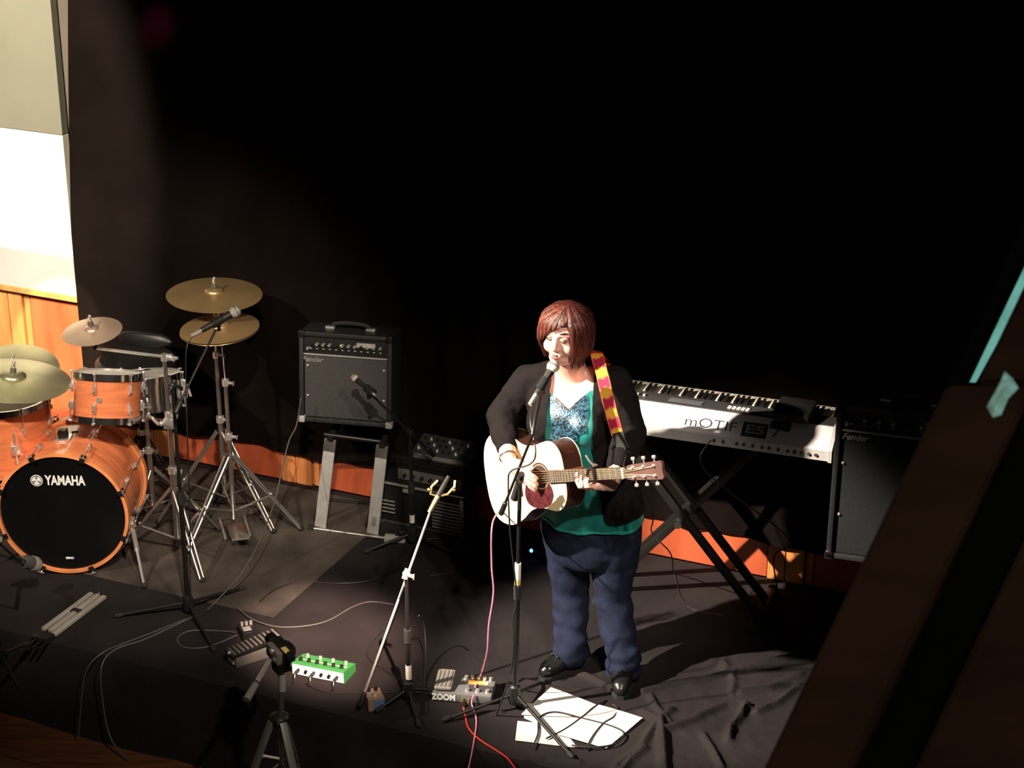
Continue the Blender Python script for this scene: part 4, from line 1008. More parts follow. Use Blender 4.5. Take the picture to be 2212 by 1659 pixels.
def arms(b, g, end=1.0, hr=.0):
    b.cap(neckb-UP*.012-lft*.055-fwd*.03, .055+g, shR, .062+g).cap(neckb-UP*.008+lft*.060-fwd*.02, .055+g, shL, .064+g)
    b.chain([(shR, .066+g), (shR.lerp(elR, .5), .060+g), (elR, .050+g), (elR.lerp(wrR, .45), .046+g), (elR.lerp(wrR, end), .030+g*.6)])
    b.chain([(shL, .068+g), (shL.lerp(elL, .5), .062+g), (elL, .052+g), (elL.lerp(wrL, .45), .046+g), (elL.lerp(wrL, end), .030+g*.6)])
def legs(b, g):
    for h, k, a in ((hR, kR, aR), (hL, kL, aL)):
        b.loft([(a-UP*.03, .046+g, .050+g, YAW), (a+UP*.06, .044+g, .050+g, YAW), (a.lerp(k, .55), .058+g, .062+g, YAW), (k, .064+g, .068+g, YAW), (k.lerp(h, .5), .084+g, .088+g, YAW), (h, .104+g, .115+g, YAW), (h+UP*.08, .095+g, .11+g, YAW)], 28, 5)
torso(bd, 0); arms(bd, 0); legs(bd, 0)
# hands: right hand strumming by the sound hole (guitar coordinates)
def finger(b, pts, r=.0088): b.chain([(p, r*(1-.10*i)) for i, p in enumerate(pts)], 10)
kn = [G(-.034+.003*i, .046-.0215*i, .064-.004*i) for i in range(4)]
bd.cap(wrR, .027, G(-.075, .048, .064), .026).cap(G(-.10, .075, .062), .022, G(-.045, .040, .062), .017).cap(G(-.095, .055, .060), .022, G(-.042, .0, .056), .017).cap(G(-.085, .05, .06), .022, G(-.040, .02, .060), .018)
finger(bd, [kn[0], G(-.006, .030, .062), G(.014, .012, .046), G(.018, -.002, .032)])
finger(bd, [kn[1], G(-.004, .006, .062), G(.012, -.012, .044), G(.010, -.028, .030)], .0092)
finger(bd, [kn[2], G(-.008, -.018, .058), G(.004, -.036, .040), G(-.004, -.048, .028)], .0088)
finger(bd, [kn[3], G(-.016, -.036, .052), G(-.008, -.052, .038), G(-.016, -.062, .028)], .0078)
bd.chain([(G(-.085, .080, .060), .014), (G(-.050, .076, .066), .0125), (G(-.018, .060, .060), .0108), (G(.010, .044, .048), .0095)], 10)
# left hand round the neck
bd.cap(wrL, .026, G(.322, -.050, -.040), .026).cap(G(.300, -.050, -.030), .022, G(.285, -.050, .006), .016).cap(G(.325, -.050, -.030), .022, G(.33, -.050, .004), .015).cap(G(.31, -.05, -.03), .022, G(.31, -.052, .006), .016)
for i, (bx, tx, ty) in enumerate([(.276, .262, .012), (.296, .288, .004), (.316, .312, -.006), (.334, .328, -.012)]):
    finger(bd, [G(bx, -.050, .008), G(bx-.003, -.046, .036), G((bx+tx)/2, -.022, .044), G(tx, ty, .030)], .0088 if i < 3 else .0078)
bd.chain([(G(.318, -.030, -.045), .015), (G(.318, .004, -.042), .013), (G(.325, .030, -.022), .011), (G(.328, .040, .000), .0095)], 10)
body_me = remesh(bd, .0042, 4)
person.part('body', body_me, M_skin)
def dup_predicate(me, pred, inflate=0.0, thick=None):
    bm = bmesh.new(); bm.from_mesh(me); bm.normal_update()
    bmesh.ops.delete(bm, geom=[v for v in bm.verts if pred(v.co, v.normal)], context='VERTS')
    loose = [v for v in bm.verts if not v.link_faces]; bmesh.ops.delete(bm, geom=loose, context='VERTS')
    for _ in range(3):
        bad = [f for f in bm.faces if sum(e.is_boundary for e in f.edges) >= 3]
        if bad: bmesh.ops.delete(bm, geom=bad, context='FACES')
    bmesh.ops.delete(bm, geom=[v for v in bm.verts if not v.link_faces], context='VERTS')
    for _ in range(12):
        new = {}
        for v in bm.verts:
            if v.is_boundary:
                nb = [e.other_vert(v).co for e in v.link_edges if e.is_boundary]
                if len(nb) == 2: new[v] = v.co*.4+(nb[0]+nb[1])*.3
        for v, c in new.items(): v.co = c
    if inflate:
        bm.normal_update()
        for v in bm.verts: v.co += v.normal*inflate
    if thick: bm.normal_update(); bmesh.ops.solidify(bm, geom=bm.faces[:], thickness=thick)
    out = bpy.data.meshes.new('cut'); bm.to_mesh(out); bm.free(); return out
def wrinkle(me, amp, f):
    import numpy as np
    n = len(me.vertices); co = np.empty(n*3, 'f'); no = np.empty(n*3, 'f'); me.vertices.foreach_get('co', co); me.vertices.foreach_get('normal', no)
    co = co.reshape(-1, 3); no = no.reshape(-1, 3); k = np.array([f(V(c)) for c in co], 'f')
    co += no*(amp*k)[:, None]; me.vertices.foreach_set('co', co.ravel()); me.update()
# ---- blouse
HEM = P(1240, 1160, Y=7.14).z; CHEM = P(1392, 1112, Y=7.24).z
bb = B(); torso(bb, .016)
bb.loft([(hip-UP*.17, .225, .190, YAW), (hip-UP*.05, .222, .185, YAW), (hip+UP*.06, .215, .178, YAW), (waist, .195, .175, YAW)], 36, 5)
bl_me = remesh(bb, .008, 6)
wrinkle(bl_me, .006, lambda c: math.sin((c-hip).dot(lft)*70+3*noise.noise(c*6))*max(0, min(1, (waist.z+.05-c.z)/.2)))
axis_f = lambda c: (c-V((hip.x, hip.y, c.z))).dot(fwd)
def front(c, n): return n.dot(fwd) > -.15
def blouse_cut(c, n):
    px, py = proj(c)
    if c.z > neckb.z-.02: return True
    lim = 884 - abs(px-1228)*.95
    if py < lim and front(c, n): return True
    if c.z > chest.z+.06 and not front(c, n): return c.z > neckb.z-.04
    return c.z < HEM + .008*math.sin(px*.045)
blouse = person.part('blouse', dup_predicate(bl_me, blouse_cut, 0, .003), M_blouse)
def seq_cut(c, n):
    px, py = proj(c); lim = 884 - abs(px-1228)*.95
    if not front(c, n) or n.dot(V((0, -1, 0))) < 0: return True
    return not (py >= lim-1 and py < 955 - abs(px-1240)*.55 + 30*noise.noise(c*30) and 1186 < px < 1272)
person.part('sequin_panel', dup_predicate(bl_me, seq_cut, .004, .002), M_sequin, blouse)
hem = lambda c, n: not (HEM+.008*math.sin(proj(c)[0]*.045) < c.z < HEM+.022+.008*math.sin(proj(c)[0]*.045))
person.part('hem_band', dup_predicate(bl_me, hem, .003, .002), M('teal_hem', (.02, .30, .27), .4), blouse)
bpy.data.meshes.remove(bl_me)
# ---- cardigan
cb = B(); torso(cb, .030); arms(cb, .014, .80)
cb.loft([(hip-UP*.10, .238, .205, YAW), (hip+UP*.04, .236, .20, YAW), (waist, .215, .195, YAW)], 36, 5)
cd_me = remesh(cb, .008, 6)
def cw(c):
    return .6*noise.noise(V((c.x*16, c.y*16, c.z*9)))+.4*noise.noise(c*38)
wrinkle(cd_me, .010, cw)
cuffR, cuffL = elR.lerp(wrR, .80), elL.lerp(wrL, .80)
def card_cut(c, n):
    px, py = proj(c)
    if c.z > neckb.z+.0 and (c-V((neckb.x, neckb.y, c.z))).length < .075: return True
    if (c-cuffR).dot(wrR-elR) > .0 and (c-cuffR).length < .07: return True
    if (c-cuffL).dot(wrL-elL) > .0 and (c-cuffL).length < .07: return True
    arm = min((c-shR.lerp(elR, t)).length for t in (.3, .6, 1.0)) < .075 or min((c-elR.lerp(wrR, t)).length for t in (.2, .4, .6, .8)) < .07
    arm = arm or min((c-shL.lerp(elL, t)).length for t in (.4, .7, 1.0)) < .075 or min((c-elL.lerp(wrL, t)).length for t in (.2, .4, .6, .8)) < .07
    if not arm and n.dot(fwd) > -.2 and n.dot(V((0, -1, 0))) > -.05:
        if py < 960: lo, hi = 1193-(py-800)*.10, 1281-(py-800)*.03
        else: lo, hi = 1175-(py-960)*.25, 1276+(py-960)*.16
        if lo < px < hi: return True
    px_side = max(0, (px-1300)/95)
    return (not arm) and c.z < CHEM
card_me = dup_predicate(cd_me, card_cut, 0, .005)
person.part('cardigan', card_me, M_cardigan); bpy.data.meshes.remove(cd_me)
# ---- jeans
jb = B(); legs(jb, .012)
jb.loft([(hip-UP*.16, .165, .13, YAW), (hip-UP*.08, .197, .165, YAW), (hip+UP*.02, .205, .172, YAW), (hip+UP*.09, .19, .165, YAW)], 36, 5)
for a, k in ((aR, kR), (aL, kL)):
    jb.loft([(a-UP*.045, .074, .082, YAW), (a+UP*.05, .070, .078, YAW), (a.lerp(k, .5), .076, .080, YAW), (k, .080, .083, YAW)], 28, 5)
je_me = remesh(jb, .008, 5)
def jw(c):
    low = max(0, 1-(c.z-.02)/.28)
    return .8*noise.noise(V((c.x*8, c.y*8, c.z*22)))+.9*low*math.sin(c.z*95+4*noise.noise(c*7)) + .5*math.sin(c.z*40+c.x*25)*max(0, 1-abs(c.z-.42)/.12)
wrinkle(je_me, .0075, jw)
je2 = dup_predicate(je_me, lambda c, n: c.z < .028 or c.z > hip.z+.06, 0, None); bpy.data.meshes.remove(je_me)
person.part('jeans', je2, M_jeans)
# ---- shoes
def shoe(a, direction):
    d = V(direction).normalized(); x = V((0, 0, 1)).cross(d); g = V((a.x, a.y, 0)) - d*.045
    b = B()
    secs = [(-.045, .030, .040), (-.03, .040, .055), (.02, .042, .062), (.08, .046, .050), (.14, .047, .036), (.19, .036, .030), (.215, .015, .018)]
    prev = None
    pts = []
    for (t, w, h) in secs: pts.append((g+d*t, w, h))
    m = frame(x, V((0, 0, 1)), d, V((0, 0, 0)))
    rows = []
    for k in range(len(pts)-1):
        for j in range(4):
            f = j/4; rows.append((pts[k][0].lerp(pts[k+1][0], f), pts[k][1]+(pts[k+1][1]-pts[k][1])*f, pts[k][2]+(pts[k+1][2]-pts[k][2])*f))
    rows.append(pts[-1])
    for c, w, h in rows:
        r = ring(b.bm, c+V((0, 0, .012+h)), x, V((0, 0, 1)), w, h, 20)
        if prev: bridge(b.bm, prev, r)
        else: b.bm.faces.new(r[::-1])
        prev = r
    b.bm.faces.new(prev)
    b.cap(V((a.x, a.y, .06)), .050, V((a.x, a.y, .10)), .048)
    up = person.part('shoe', remesh(b, .006, 3), M_shoe)
    out = []
    for c, w, h in rows: out.append(c+x*w*.98)
    for c, w, h in reversed(rows): out.append(c-x*w*.98)
    sb_ = B(); lo = [sb_.bm.verts.new(V((p.x, p.y, .001))) for p in out]; hi = [sb_.bm.verts.new(V((p.x, p.y, .018))) for p in out]
    bridge(sb_.bm, lo, hi); sb_.bm.faces.new(lo[::-1]); sb_.bm.faces.new(hi); person.part('sole', sb_, M_rubber, up)
    for k in range(3):
        c = V((a.x, a.y, 0))+d*(.045+.024*k); zz = .012+2*(.055-.006*k)+.004
        person.part('lace', B().path([c-x*.022+V((0, 0, zz-.010)), c+V((0, 0, zz)), c+x*.022+V((0, 0, zz-.010))], .0035, 6), M_rubber, up)
shoe(aR, (-.75, -.66, 0)); shoe(aL, (-.12, -1, 0))
# ---- face details
M_lip = M('lips', (.26, .055, .06), .45); M_brow = M('brow_hair', (.06, .018, .014), .7); M_lash = M('lashes', (.02, .010, .010), .7); M_lid = M('eyelid_shadow', (.42, .20, .16), .5)
def face_piece(name, pts, r, mat, flat=1.0):
    person.part(name, B().path(spline([Hd(*p) for p in pts], 5), r, 8, lambda t: max(.25, math.sin(math.pi*min(.94, max(.06, t)))**.6), flat), mat)
face_piece('upper_lip', [(-.023, -.088, -.063), (-.008, -.1005, -.0575), (0, -.1015, -.059), (.008, -.1005, -.0575), (.023, -.088, -.063)], .0036, M_lip)
face_piece('lower_lip', [(-.021, -.088, -.066), (-.008, -.099, -.0715), (.008, -.099, -.0715), (.021, -.088, -.066)], .0040, M_lip)
for s in (-1, 1):
    face_piece('eyelashes', [(s*.016, -.089, .004), (s*.030, -.0935, .001), (s*.045, -.083, .005)], .0024, M_lash)
    face_piece('eyelid', [(s*.018, -.088, .011), (s*.031, -.0915, .013), (s*.044, -.083, .011)], .0040, M_lid)
    face_piece('eyebrow', [(s*.014, -.096, .034), (s*.032, -.0925, .041), (s*.052, -.076, .036)], .0034, M_brow)
# ---- hair
hb_ = B()
hc0 = (0, .012, .030)
def surf(az, pol, k=1.0):
    """point on the hair volume in head coordinates: az 0 = forward, positive to the singer's left; pol from the crown downwards (radians)"""
    sx, sy, sz = .103*k, .112*k, .088*k
    if pol <= math.pi/2: return V((sx*math.sin(pol)*math.sin(az), .012-sy*math.sin(pol)*math.cos(az), .030+sz*math.cos(pol)))
    dz = (pol-math.pi/2)*.100; pinch = 1-.10*min(1, dz/.14)**2 + .10*math.sin(min(1, dz/.12)*math.pi)*.6
    return V((sx*math.sin(az)*pinch, .012-sy*math.cos(az)*pinch, .030-dz))
hair_parts = B()
# undercap: closed ellipsoid shell without the face window
capb = B().sphere((0, .012, .034), (.087, .103, .094), 36)
capb.loft([((0, .036, -.115), .070, .062, 0), ((0, .030, -.06), .083, .080, 0), ((0, .022, .0), .088, .092, 0), ((0, .012, .04), .086, .098, 0)], 36, 4)
cap_me = remesh(capb, .006, 3)
def cap_cut(c, n):
    return c.y < -.020 and c.z < .062 and abs(c.x) < .086 
cap2 = dup_predicate(cap_me, cap_cut, 0, .004); bpy.data.meshes.remove(cap_me)
hair_bm = B(); hair_bm.bm.from_mesh(cap2); bpy.data.meshes.remove(cap2)
rnd = random.Random(3)
PART = V((.018, -.012, .122))
def lock(az, endp, r, k=1.0, az0=None, curl=0.0):
    pts = []; N = 9
    for i in range(N+1):
        t = i/N; pol = .10 + (endp-.10)*t
        a = az if az0 is None else az0 + (az-az0)*min(1, t*1.6)
        p = surf(a, pol, k*(1+.012*math.sin(t*7+az*3))); w = max(0, 1-t*3.0)
        p = p.lerp(PART + V((.35*p.x, .25*(p.y-.012), 0)), w*.55)
        if t > .75 and curl: p += V((-math.sin(a), math.cos(a), 0))*curl*((t-.75)/.25)**2
        pts.append(p)
    n0 = len(hair_bm.bm.faces); hair_bm.path(pts, r, 6, lambda t: (.55+.45*math.sin(math.pi*min(1, t*1.1+.1))) if t < .7 else max(.06, 1-(t-.7)/.31), .42)
    mi = rnd.choice((0, 0, 1, 2)); hair_bm.bm.faces.ensure_lookup_table()
    for f in hair_bm.bm.faces[n0:]: f.material_index = mi
for i in range(150):
    az = math.radians(56 + (284-56)*i/149) + rnd.uniform(-.04, .04)
    lock(az, math.pi/2 + 1.45 + rnd.uniform(-.16, .22), rnd.uniform(.011, .016), rnd.uniform(.97, 1.06), curl=rnd.uniform(.0, .022))
for i in range(26):                                       # singer's left: strands along the cheek
    az = math.radians(40 + 26*i/25) + rnd.uniform(-.03, .03)
    lock(az, math.pi/2 + 1.40 + rnd.uniform(-.15, .25), rnd.uniform(.008, .012), rnd.uniform(.98, 1.05), az0=math.radians(30), curl=rnd.uniform(0, .02))
for i in range(24):                                       # singer's right side
    az = math.radians(-68 - 20*i/23) + rnd.uniform(-.03, .03)
    lock(az, math.pi/2 + 1.05 + rnd.uniform(-.15, .25), rnd.uniform(.009, .013), rnd.uniform(.98, 1.05), curl=rnd.uniform(0, .02))
for i in range(46):                                       # fringe swept across the forehead to the singer's right
    t = i/45; az1 = math.radians(-70 + 92*t + rnd.uniform(-4, 4)); endp = math.pi/2 + .80 - 1.42*t**1.1 + rnd.uniform(-.06, .06)
    lock(az1, endp, rnd.uniform(.009, .013), rnd.uniform(1.0, 1.06), az0=math.radians(12-20*(1-t)))
hair_bm.xf(HM)
ho = person.part('hair', hair_bm, M_hair)
ho.data.materials.append(M('auburn_hair_dark', (.035, .010, .010), .36, 0, .6, 30, .5, 140, stretch=(4, 4, .3))); ho.data.materials.append(M('auburn_hair_light', (.15, .042, .022), .34, 0, .6, 30, .5, 140, stretch=(4, 4, .3)))
# necklace line and bracelet
person.part('bracelet', B().path(spline([elR.lerp(wrR, .93) + (perp(wrR-elR)[0]*math.cos(a)+perp(wrR-elR)[1]*math.sin(a))*.036 for a in [k*math.pi/8 for k in range(16)]], 2, True), .0035, 8), M('bracelet_silver', (.35, .34, .36), .3, .8))

# ================================================================== the guitar itself
M_spruce = M('spruce_top', (.80, .66, .40), .35, 0, .06, 6, 0, 60, .5, stretch=(.4, 6, 1))
M_rosewood = M('rosewood', (.055, .020, .012), .32, 0, .45, 9, 0, 60, .4, stretch=(.6, 4, 1))
M_pick = M('tortoise_pickguard', (.055, .012, .015), .25, 0, .5, 40, 0, 60, .3)
M_mahog = M('mahogany_neck', (.14, .045, .02), .4, 0, .2)
M_fret = M('dark_fretboard', (.045, .036, .032), .5, 0, .3, 20)
guitar = thing('acoustic_guitar', 'pale-topped acoustic guitar with tortoise pickguard held by the singer', 'guitar', GM)
half = [(.150, .0), (.149, .060), (.140, .100), (.118, .130), (.085, .146), (.045, .143), (.0, .134), (-.045, .132), (-.090, .143), (-.145, .176), (-.200, .198), (-.250, .199), (-.300, .180), (-.333, .140), (-.350, .080), (-.355, .0)]
top_half = spline([V((x, y, 0)) for x, y in half], 5)
outl = [(p.x, p.y) for p in top_half] + [(p.x, -p.y) for p in reversed(top_half[1:-1])]
TOPZ = 0.0; BACKZ = -.108
add('sides_and_back', B().prism(outl, BACKZ, -.004), M_rosewood, guitar)
add('top', B().prism([(x*.998, y*.998) for x, y in outl], -.004, 0.0), M_spruce, guitar)
bi = B()
for zz in (-.002, BACKZ): bi.path([V((x, y, zz)) for x, y in outl]+[V((outl[0][0], outl[0][1], zz))], .0028, 6)
add('binding', bi, M('cream_binding', (.62, .52, .36), .4), guitar)
add('sound_hole', B().lathe([(.050, .0002), (.050, .0008)], n=40), M('hole_black', (.02, .010, .006), .8), guitar, False)
add('rosette', B().lathe([(.053, .0003), (.061, .0003), (.061, .0010), (.053, .0010)], n=40, closed=True), M_rosewood, guitar)
pg = spline([V(p+(0,)) for p in [(.046, -.030), (.064, -.050), (.066, -.085), (.040, -.118), (-.010, -.134), (-.062, -.130), (-.100, -.108), (-.110, -.070), (-.098, -.035), (-.076, -.012), (-.060, -.014), (-.052, -.034), (-.03, -.054), (.010, -.060), (.034, -.048)]], 4, True)
add('pickguard', B().prism([(p.x, p.y) for p in pg], .0004, .0026), M_pick, guitar)
add('bridge', B().box((-.140, 0, .004), (.030, .155, .009), None, .004), M_rosewood, guitar)
add('saddle', B().box((-.132, 0, .0095), (.003, .072, .006)), M_cream, guitar)
for k in range(6): add('bridge_pin', B().sphere((-.148, -.026+k*.0104, .010), .0035, 8), M_cream, guitar)
NUT = .508
add('fretboard', B().prism([(.056, -.0275), (NUT, -.0215), (NUT, .0215), (.056, .0275)], .004, .0105), M_fret, guitar)
add('neck', B().prism([(.140, -.026), (NUT, -.0213), (NUT, .0213), (.140, .026)], -.014, .004).prism([(.130, -.024), (.19, -.022), (.19, .022), (.130, .024)], -.09, -.01), M_mahog, guitar)
for k in range(1, 20):
    x = NUT - .645*(1-2**(-k/12))
    if x > .06: add('fret', B().box((x, 0, .0108), (.0024, .044+(NUT-x)*.02, .0016)), M_chrome, guitar)
add('nut', B().box((NUT+.003, 0, .008), (.007, .045, .014), None, .001), M_cream, guitar)
hsM = T(NUT+.006, 0, .002) @ RY(12)
add('headstock', B().prism([(0, -.022), (.03, -.031), (.178, -.037), (.186, -.028), (.182, 0), (.186, .028), (.178, .037), (.03, .031), (0, .022)], -.014, .003, hsM), M('headstock_face', (.10, .05, .045), .35, 0, .2), guitar)
for s in (-1, 1):
    for k in range(3):
        x = .045+k*.050
        tn = add('tuner_post', B().tube(hsM @ V((x, s*.020, .003)), hsM @ V((x, s*.020, .014)), .0042, n=10).lathe([(.0, .003), (.0075, .003), (.0075, .005), (0, .005)], hsM @ T(x, s*.020, 0), 12), M_chrome, guitar)
        add('tuner_button', B().box((x, s*.054, -.008), (.018, .014, .008), hsM, .003).tube(hsM @ V((x, s*.034, -.008)), hsM @ V((x, s*.050, -.008)), .003, n=8), M_chrome, guitar)
M_string = M('bronze_string', (.75, .55, .30), .3, 1.)
for k in range(6):
    y0 = -.0265+k*.0106; y1 = -.0175+k*.0070; hx = .045+(k if k < 3 else 5-k)*.050
    add('string', B().path([V((-.134, y0, .0122)), V((NUT, y1, .0125)), hsM @ V((hx, (-1 if k < 3 else 1)*.018, .009))], .0007+.00012*k, 5), M_string, guitar)
cp = add('capo', B().box((.352, 0, .018), (.012, .060, .010), None, .003).box((.352, .030, .0), (.012, .009, .05), None, .003).box((.352, .0, -.022), (.012, .056, .010), None, .003), M_blackmetal, guitar)
add('capo_lever', B().path([V((.352, .034, .010)), V((.345, .062, .028)), V((.338, .085, .035))], .0045, 8), M_chrome, cp)
add('end_pin', B().sphere((-.360, 0, -.05), .009, 10), M_black, guitar)
# strap: over the singer's left shoulder, pattern by face
M_st_o = M('strap_orange', (.85, .20, .05), .7, 0, .1); M_st_m = M('strap_magenta', (.55, .015, .09), .7, 0, .15); M_st_y = M('strap_yellow', (.95, .55, .06), .7, 0, .08); M_st_k = M('strap_black', (.012, .012, .012), .6)
sp_pts = [shL+lft*-.085-fwd*.115+UP*.045, P(1287, 768, Y=7.32)+UP*.02, P(1291, 772, Y=7.215), P(1302, 815, Y=7.165), P(1313, 862, Y=7.115), P(1324, 905, Y=7.08), P(1334, 940, Y=7.06)]
path_s = spline(sp_pts, 18); SWID = .052; NA = 15
L_acc = [0]
for a, c in zip(path_s, path_s[1:]): L_acc.append(L_acc[-1]+(c-a).length)
def strap_mesh(path, w, mats, pat, n_a, nrm):
    b = bmesh.new(); rows = []
    for i, p in enumerate(path):
        d = (path[min(i+1, len(path)-1)]-path[max(i-1, 0)]).normalized(); x = (lft - d*lft.dot(d)).normalized()
        rows.append([b.verts.new(p + x*w*(j/n_a-.5)) for j in range(n_a+1)])
    for i in range(len(rows)-1):
        for j in range(n_a):
            f = b.faces.new((rows[i][j], rows[i][j+1], rows[i+1][j+1], rows[i+1][j])); f.material_index = pat(i, j)
    bmesh.ops.solidify(b, geom=b.faces[:], thickness=.003)
    me = bpy.data.meshes.new('strap'); b.to_mesh(me); b.free()
    for m in mats: me.materials.append(m)
    return me
def pat(i, j):
    s = L_acc[i]/.084; f = s-math.floor(s); x = abs(j-(NA-1)/2)/(NA/2)
    if x > .80: return 0
    d = abs(f-.5)*2                         # 0 at star centre
    if d < .50 + .16*((j % 2)) - x*.30: return 2
    return 1 if d > .52 else (0 if (j+i) % 2 else 1)
nrm_s = lambda p: (-(fwd*.9) + lft*-.1 + UP*-.3).normalized()
Gi = GM.inverted()
st_path = []
# resample finely
for a, c in zip(path_s, path_s[1:]):
    st_path.append(a)
st_path.append(path_s[-1])
me = strap_mesh(st_path, SWID, [M_st_o, M_st_m, M_st_y], pat, NA, nrm_s); me.transform(Gi); add('strap', me, None, guitar, False, 'orange, magenta and yellow patterned strap')
end = path_s[-1]
lp = spline([end-UP*-.012, P(1340, 955, Y=7.04), P(1348, 972, Y=7.02)], 6)
me = strap_mesh(lp, SWID*.9, [M_st_k], lambda i, j: 0, 6, nrm_s); me.transform(Gi); add('strap_end', me, None, guitar, False)
b = B().path(spline([lp[-1], P(1352, 985, Y=6.98), G(NUT+.012, .03, .006), G(NUT+.012, .0, -.02)], 6), .0022, 6).xf(Gi); add('strap_lace', b, M_rubber, guitar)
bk = spline([shL+lft*-.085-fwd*.115+UP*.045, neckb-fwd*.22-UP*.15+lft*.05, waist-fwd*.235+UP*.12-lft*.05, G(-.38, 0, -.16), G(-.362, 0, -.05)], 8)
me = strap_mesh(bk, SWID, [M_st_o], lambda i, j: 0, 4, lambda p: ((p-V((waist.x, waist.y, p.z))).normalized())); me.transform(Gi); add('strap_back', me, None, guitar, False)

# ================================================================== cables
M_cable = M('black_cable', (.014, .013, .013), .45); M_cable_g = M('grey_cable', (.075, .070, .066), .5)
M_pink = M('pink_cable', (.62, .20, .33), .45); M_red = M('red_cable', (.70, .035, .02), .45)
def cable(label, pts, mat=M_cable, r=.0032, sub=8):
    p = spline(pts, sub)
    for q in p: q.z = max(q.z, r*.9) if uv(q)[1] > FRONT else q.z
    return tag(add('cable', B().path(p, r, 7), mat), label, 'cable')
def fl(px, py, z=.004): return P(px, py, z=z)
jack = G(-.335, -.135, -.055)
cable('pink cable falling from the guitar to the multi-effects pedal', [jack, P(1064, 1130, Y=6.98), P(1062, 1220, Y=6.96), P(1066, 1280, Y=6.95), P(1056, 1350, Y=6.93), P(1052, 1410, Y=6.95), fl(1038, 1460, .05), fl(1026, 1484, .055)], M_pink, .0036)
cable('pink cable running from the multi-effects pedal over the stage edge', [fl(1024, 1500, .05), fl(1019, 1520, .018), fl(1029, 1555, .004), fl(1024, 1600, .004), fl(1012, 1660, .004), fl(1006, 1700, .004)], M_pink, .0032)
cable('bright red cable crossing the floor in front of the multi-effects pedal', [fl(1001, 1528, .02), fl(1006, 1550), fl(1012, 1572), fl(1034, 1596), fl(1074, 1622), fl(1098, 1640), fl(1118, 1668)], M_red, .0032)
cable('black cable looping across the white papers', [fl(1150, 1615, .0145), fl(1162, 1585, .0145), fl(1166, 1550, .0145), fl(1200, 1538, .0145), fl(1260, 1552, .0145), fl(1320, 1568, .0145), fl(1348, 1584, .0145), fl(1330, 1606, .0145), fl(1285, 1614, .0145), fl(1235, 1610, .0145)], M_cable, .0038)
cable('black cable passing diagonally over the papers from the stand', [fl(1180, 1595, .0145), fl(1220, 1575, .0145), fl(1262, 1545, .0145), fl(1282, 1528, .0145), fl(1310, 1512, .004)], M_cable, .0038)
cable('black cable crossing the right end of the papers', [fl(1265, 1618, .0145), fl(1282, 1588, .0145), fl(1304, 1562, .0145), fl(1326, 1548, .0145), fl(1334, 1530, .006), fl(1322, 1522, .004)], M_cable, .0038)
cable("black cable hanging beside the singer's microphone stand", [vm0, P(1152, 870, Y=6.95), P(1146, 910, Y=6.86), P(1157, 975, Y=6.78), P(1146, 1002, Y=6.78), P(1104, 1018, Y=6.76), P(1098, 1050, Y=6.77), P(1102, 1150, Y=6.78), P(1116, 1290, Y=6.79), P(1108, 1340, Y=6.79), P(1106, 1440, Y=6.76), fl(1072, 1545)], M_cable, .0034)
cable('grey cable hanging from the left amplifier down to the drum rug', [P(650, 860, Y=8.50), P(640, 920, Y=8.46), P(622, 960, Y=8.40), P(594, 1080, Y=8.22), P(560, 1170, Y=8.02), P(520, 1240, Y=7.88), fl(470, 1296, .014), fl(448, 1318, .012)], M_cable_g, .0034)
cable('thicker grey cable spilling over the left stage edge', [fl(420, 1330), fl(380, 1350), fl(310, 1382), fl(248, 1404), S(uv(fl(226, 1420))[0], FRONT-.05, -.03), S(uv(fl(218, 1425))[0], FRONT-.06, -.2), S(uv(fl(240, 1425))[0], FRONT-.08, -.36), S(uv(fl(300, 1425))[0], FRONT-.12, DROP+.015)], M_cable_g, .0036)
cable('thinner grey cable drooping over the left stage edge', [fl(400, 1338), fl(330, 1366), fl(262, 1392), fl(222, 1410), S(uv(fl(196, 1412))[0], FRONT-.05, -.05), S(uv(fl(178, 1412))[0], FRONT-.06, -.17), S(uv(fl(160, 1412))[0], FRONT-.08, DROP+.02)], M_cable_g, .0028)
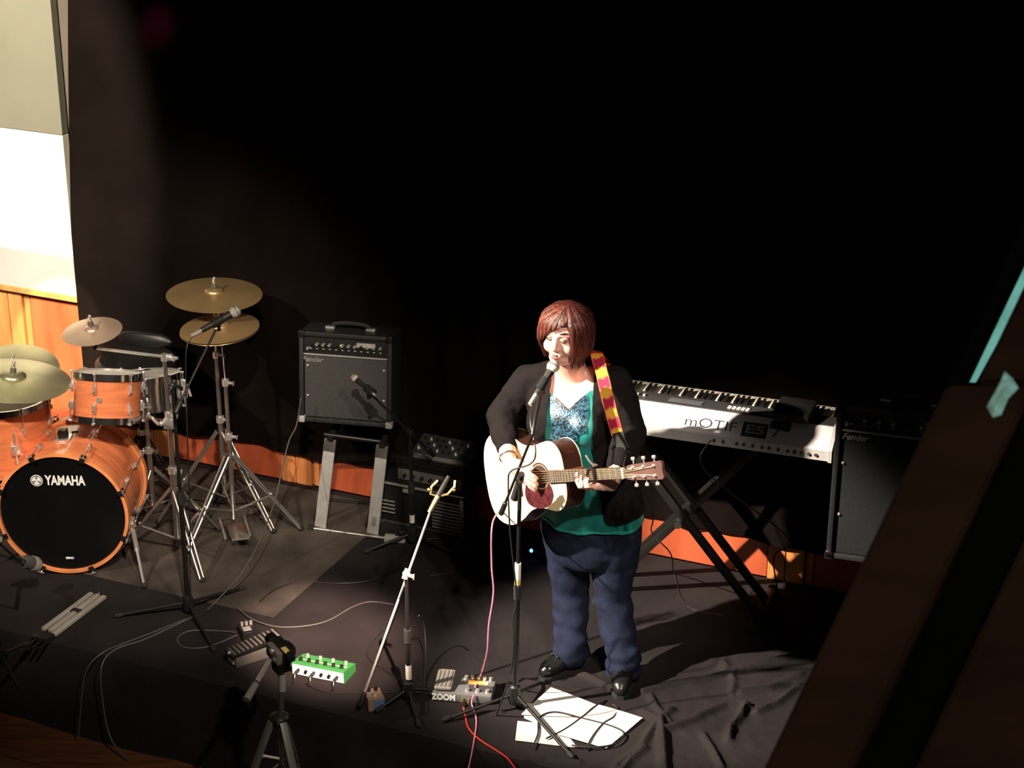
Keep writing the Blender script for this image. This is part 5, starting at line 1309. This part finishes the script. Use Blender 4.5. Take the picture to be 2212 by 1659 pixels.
cable('grey cable looped on the floor left of the black pedal', [fl(508, 1366, .012), fl(460, 1362), fl(410, 1363), fl(384, 1378), fl(392, 1396), fl(430, 1400), fl(470, 1390), fl(512, 1372, .01)], M_cable_g, .0030)
cable('long black cable snaking over the rug toward the green pedal', [fl(482, 1286, .012), fl(520, 1320, .012), fl(550, 1340, .012), fl(600, 1354), fl(660, 1352), fl(710, 1340), fl(760, 1312), fl(800, 1300), fl(850, 1306)], M_cable_g, .0030)
cable('black cable curving across the middle of the stage floor', [fl(560, 1300, .012), fl(600, 1270, .012), fl(660, 1257), fl(740, 1260), fl(810, 1250), fl(870, 1215), fl(900, 1170), fl(960, 1166), fl(1010, 1190), fl(1000, 1230), fl(930, 1244)], M_cable, .0030)
cable('thin black cable beside the middle microphone stand', [P(905, 1330, Y=7.3), fl(915, 1345, .15), fl(920, 1400, .06), fl(918, 1470, .006), fl(922, 1530, .005), fl(910, 1560, .005)], M_cable, .0030)
cable('black cable lying between the middle stand and the stomp box', [fl(828, 1360, .01), fl(800, 1392), fl(796, 1420), fl(830, 1446), fl(868, 1474), fl(880, 1500)], M_cable, .0030)
cable('black cable hanging from the keyboard across the wood panel', [km @ V((-.52, .0, .022)), km @ V((-.53, -.05, -.1)), P(1700, 1160, Y=7.72), P(1672, 1200, Y=7.78), P(1676, 1255, Y=7.82), fl(1684, 1300), fl(1664, 1330)], M_cable, .0034)
cable('thin black cable dropping behind the singer to the floor', [km @ V((-.90, .0, .02)), P(1408, 1100, Y=7.66), P(1408, 1150, Y=7.72), P(1448, 1195, Y=7.74), fl(1455, 1240), fl(1470, 1290), fl(1500, 1318), fl(1560, 1330)], M_cable, .0030)
cable('cable from the drum microphone hanging along its stand', [P(432, 716, Y=7.79), P(412, 732, Y=7.76), P(402, 760, Y=7.73), P(402, 840, Y=7.71), P(404, 920, Y=7.665), P(410, 1100, Y=7.665), fl(414, 1318, .03), fl(440, 1330, .005)], M_cable, .0030)
cable('dark cable on the floor between the green pedal and the middle stand', [fl(660, 1476), fl(700, 1494), fl(760, 1497), fl(840, 1496), fl(872, 1500)], M_cable, .0028)
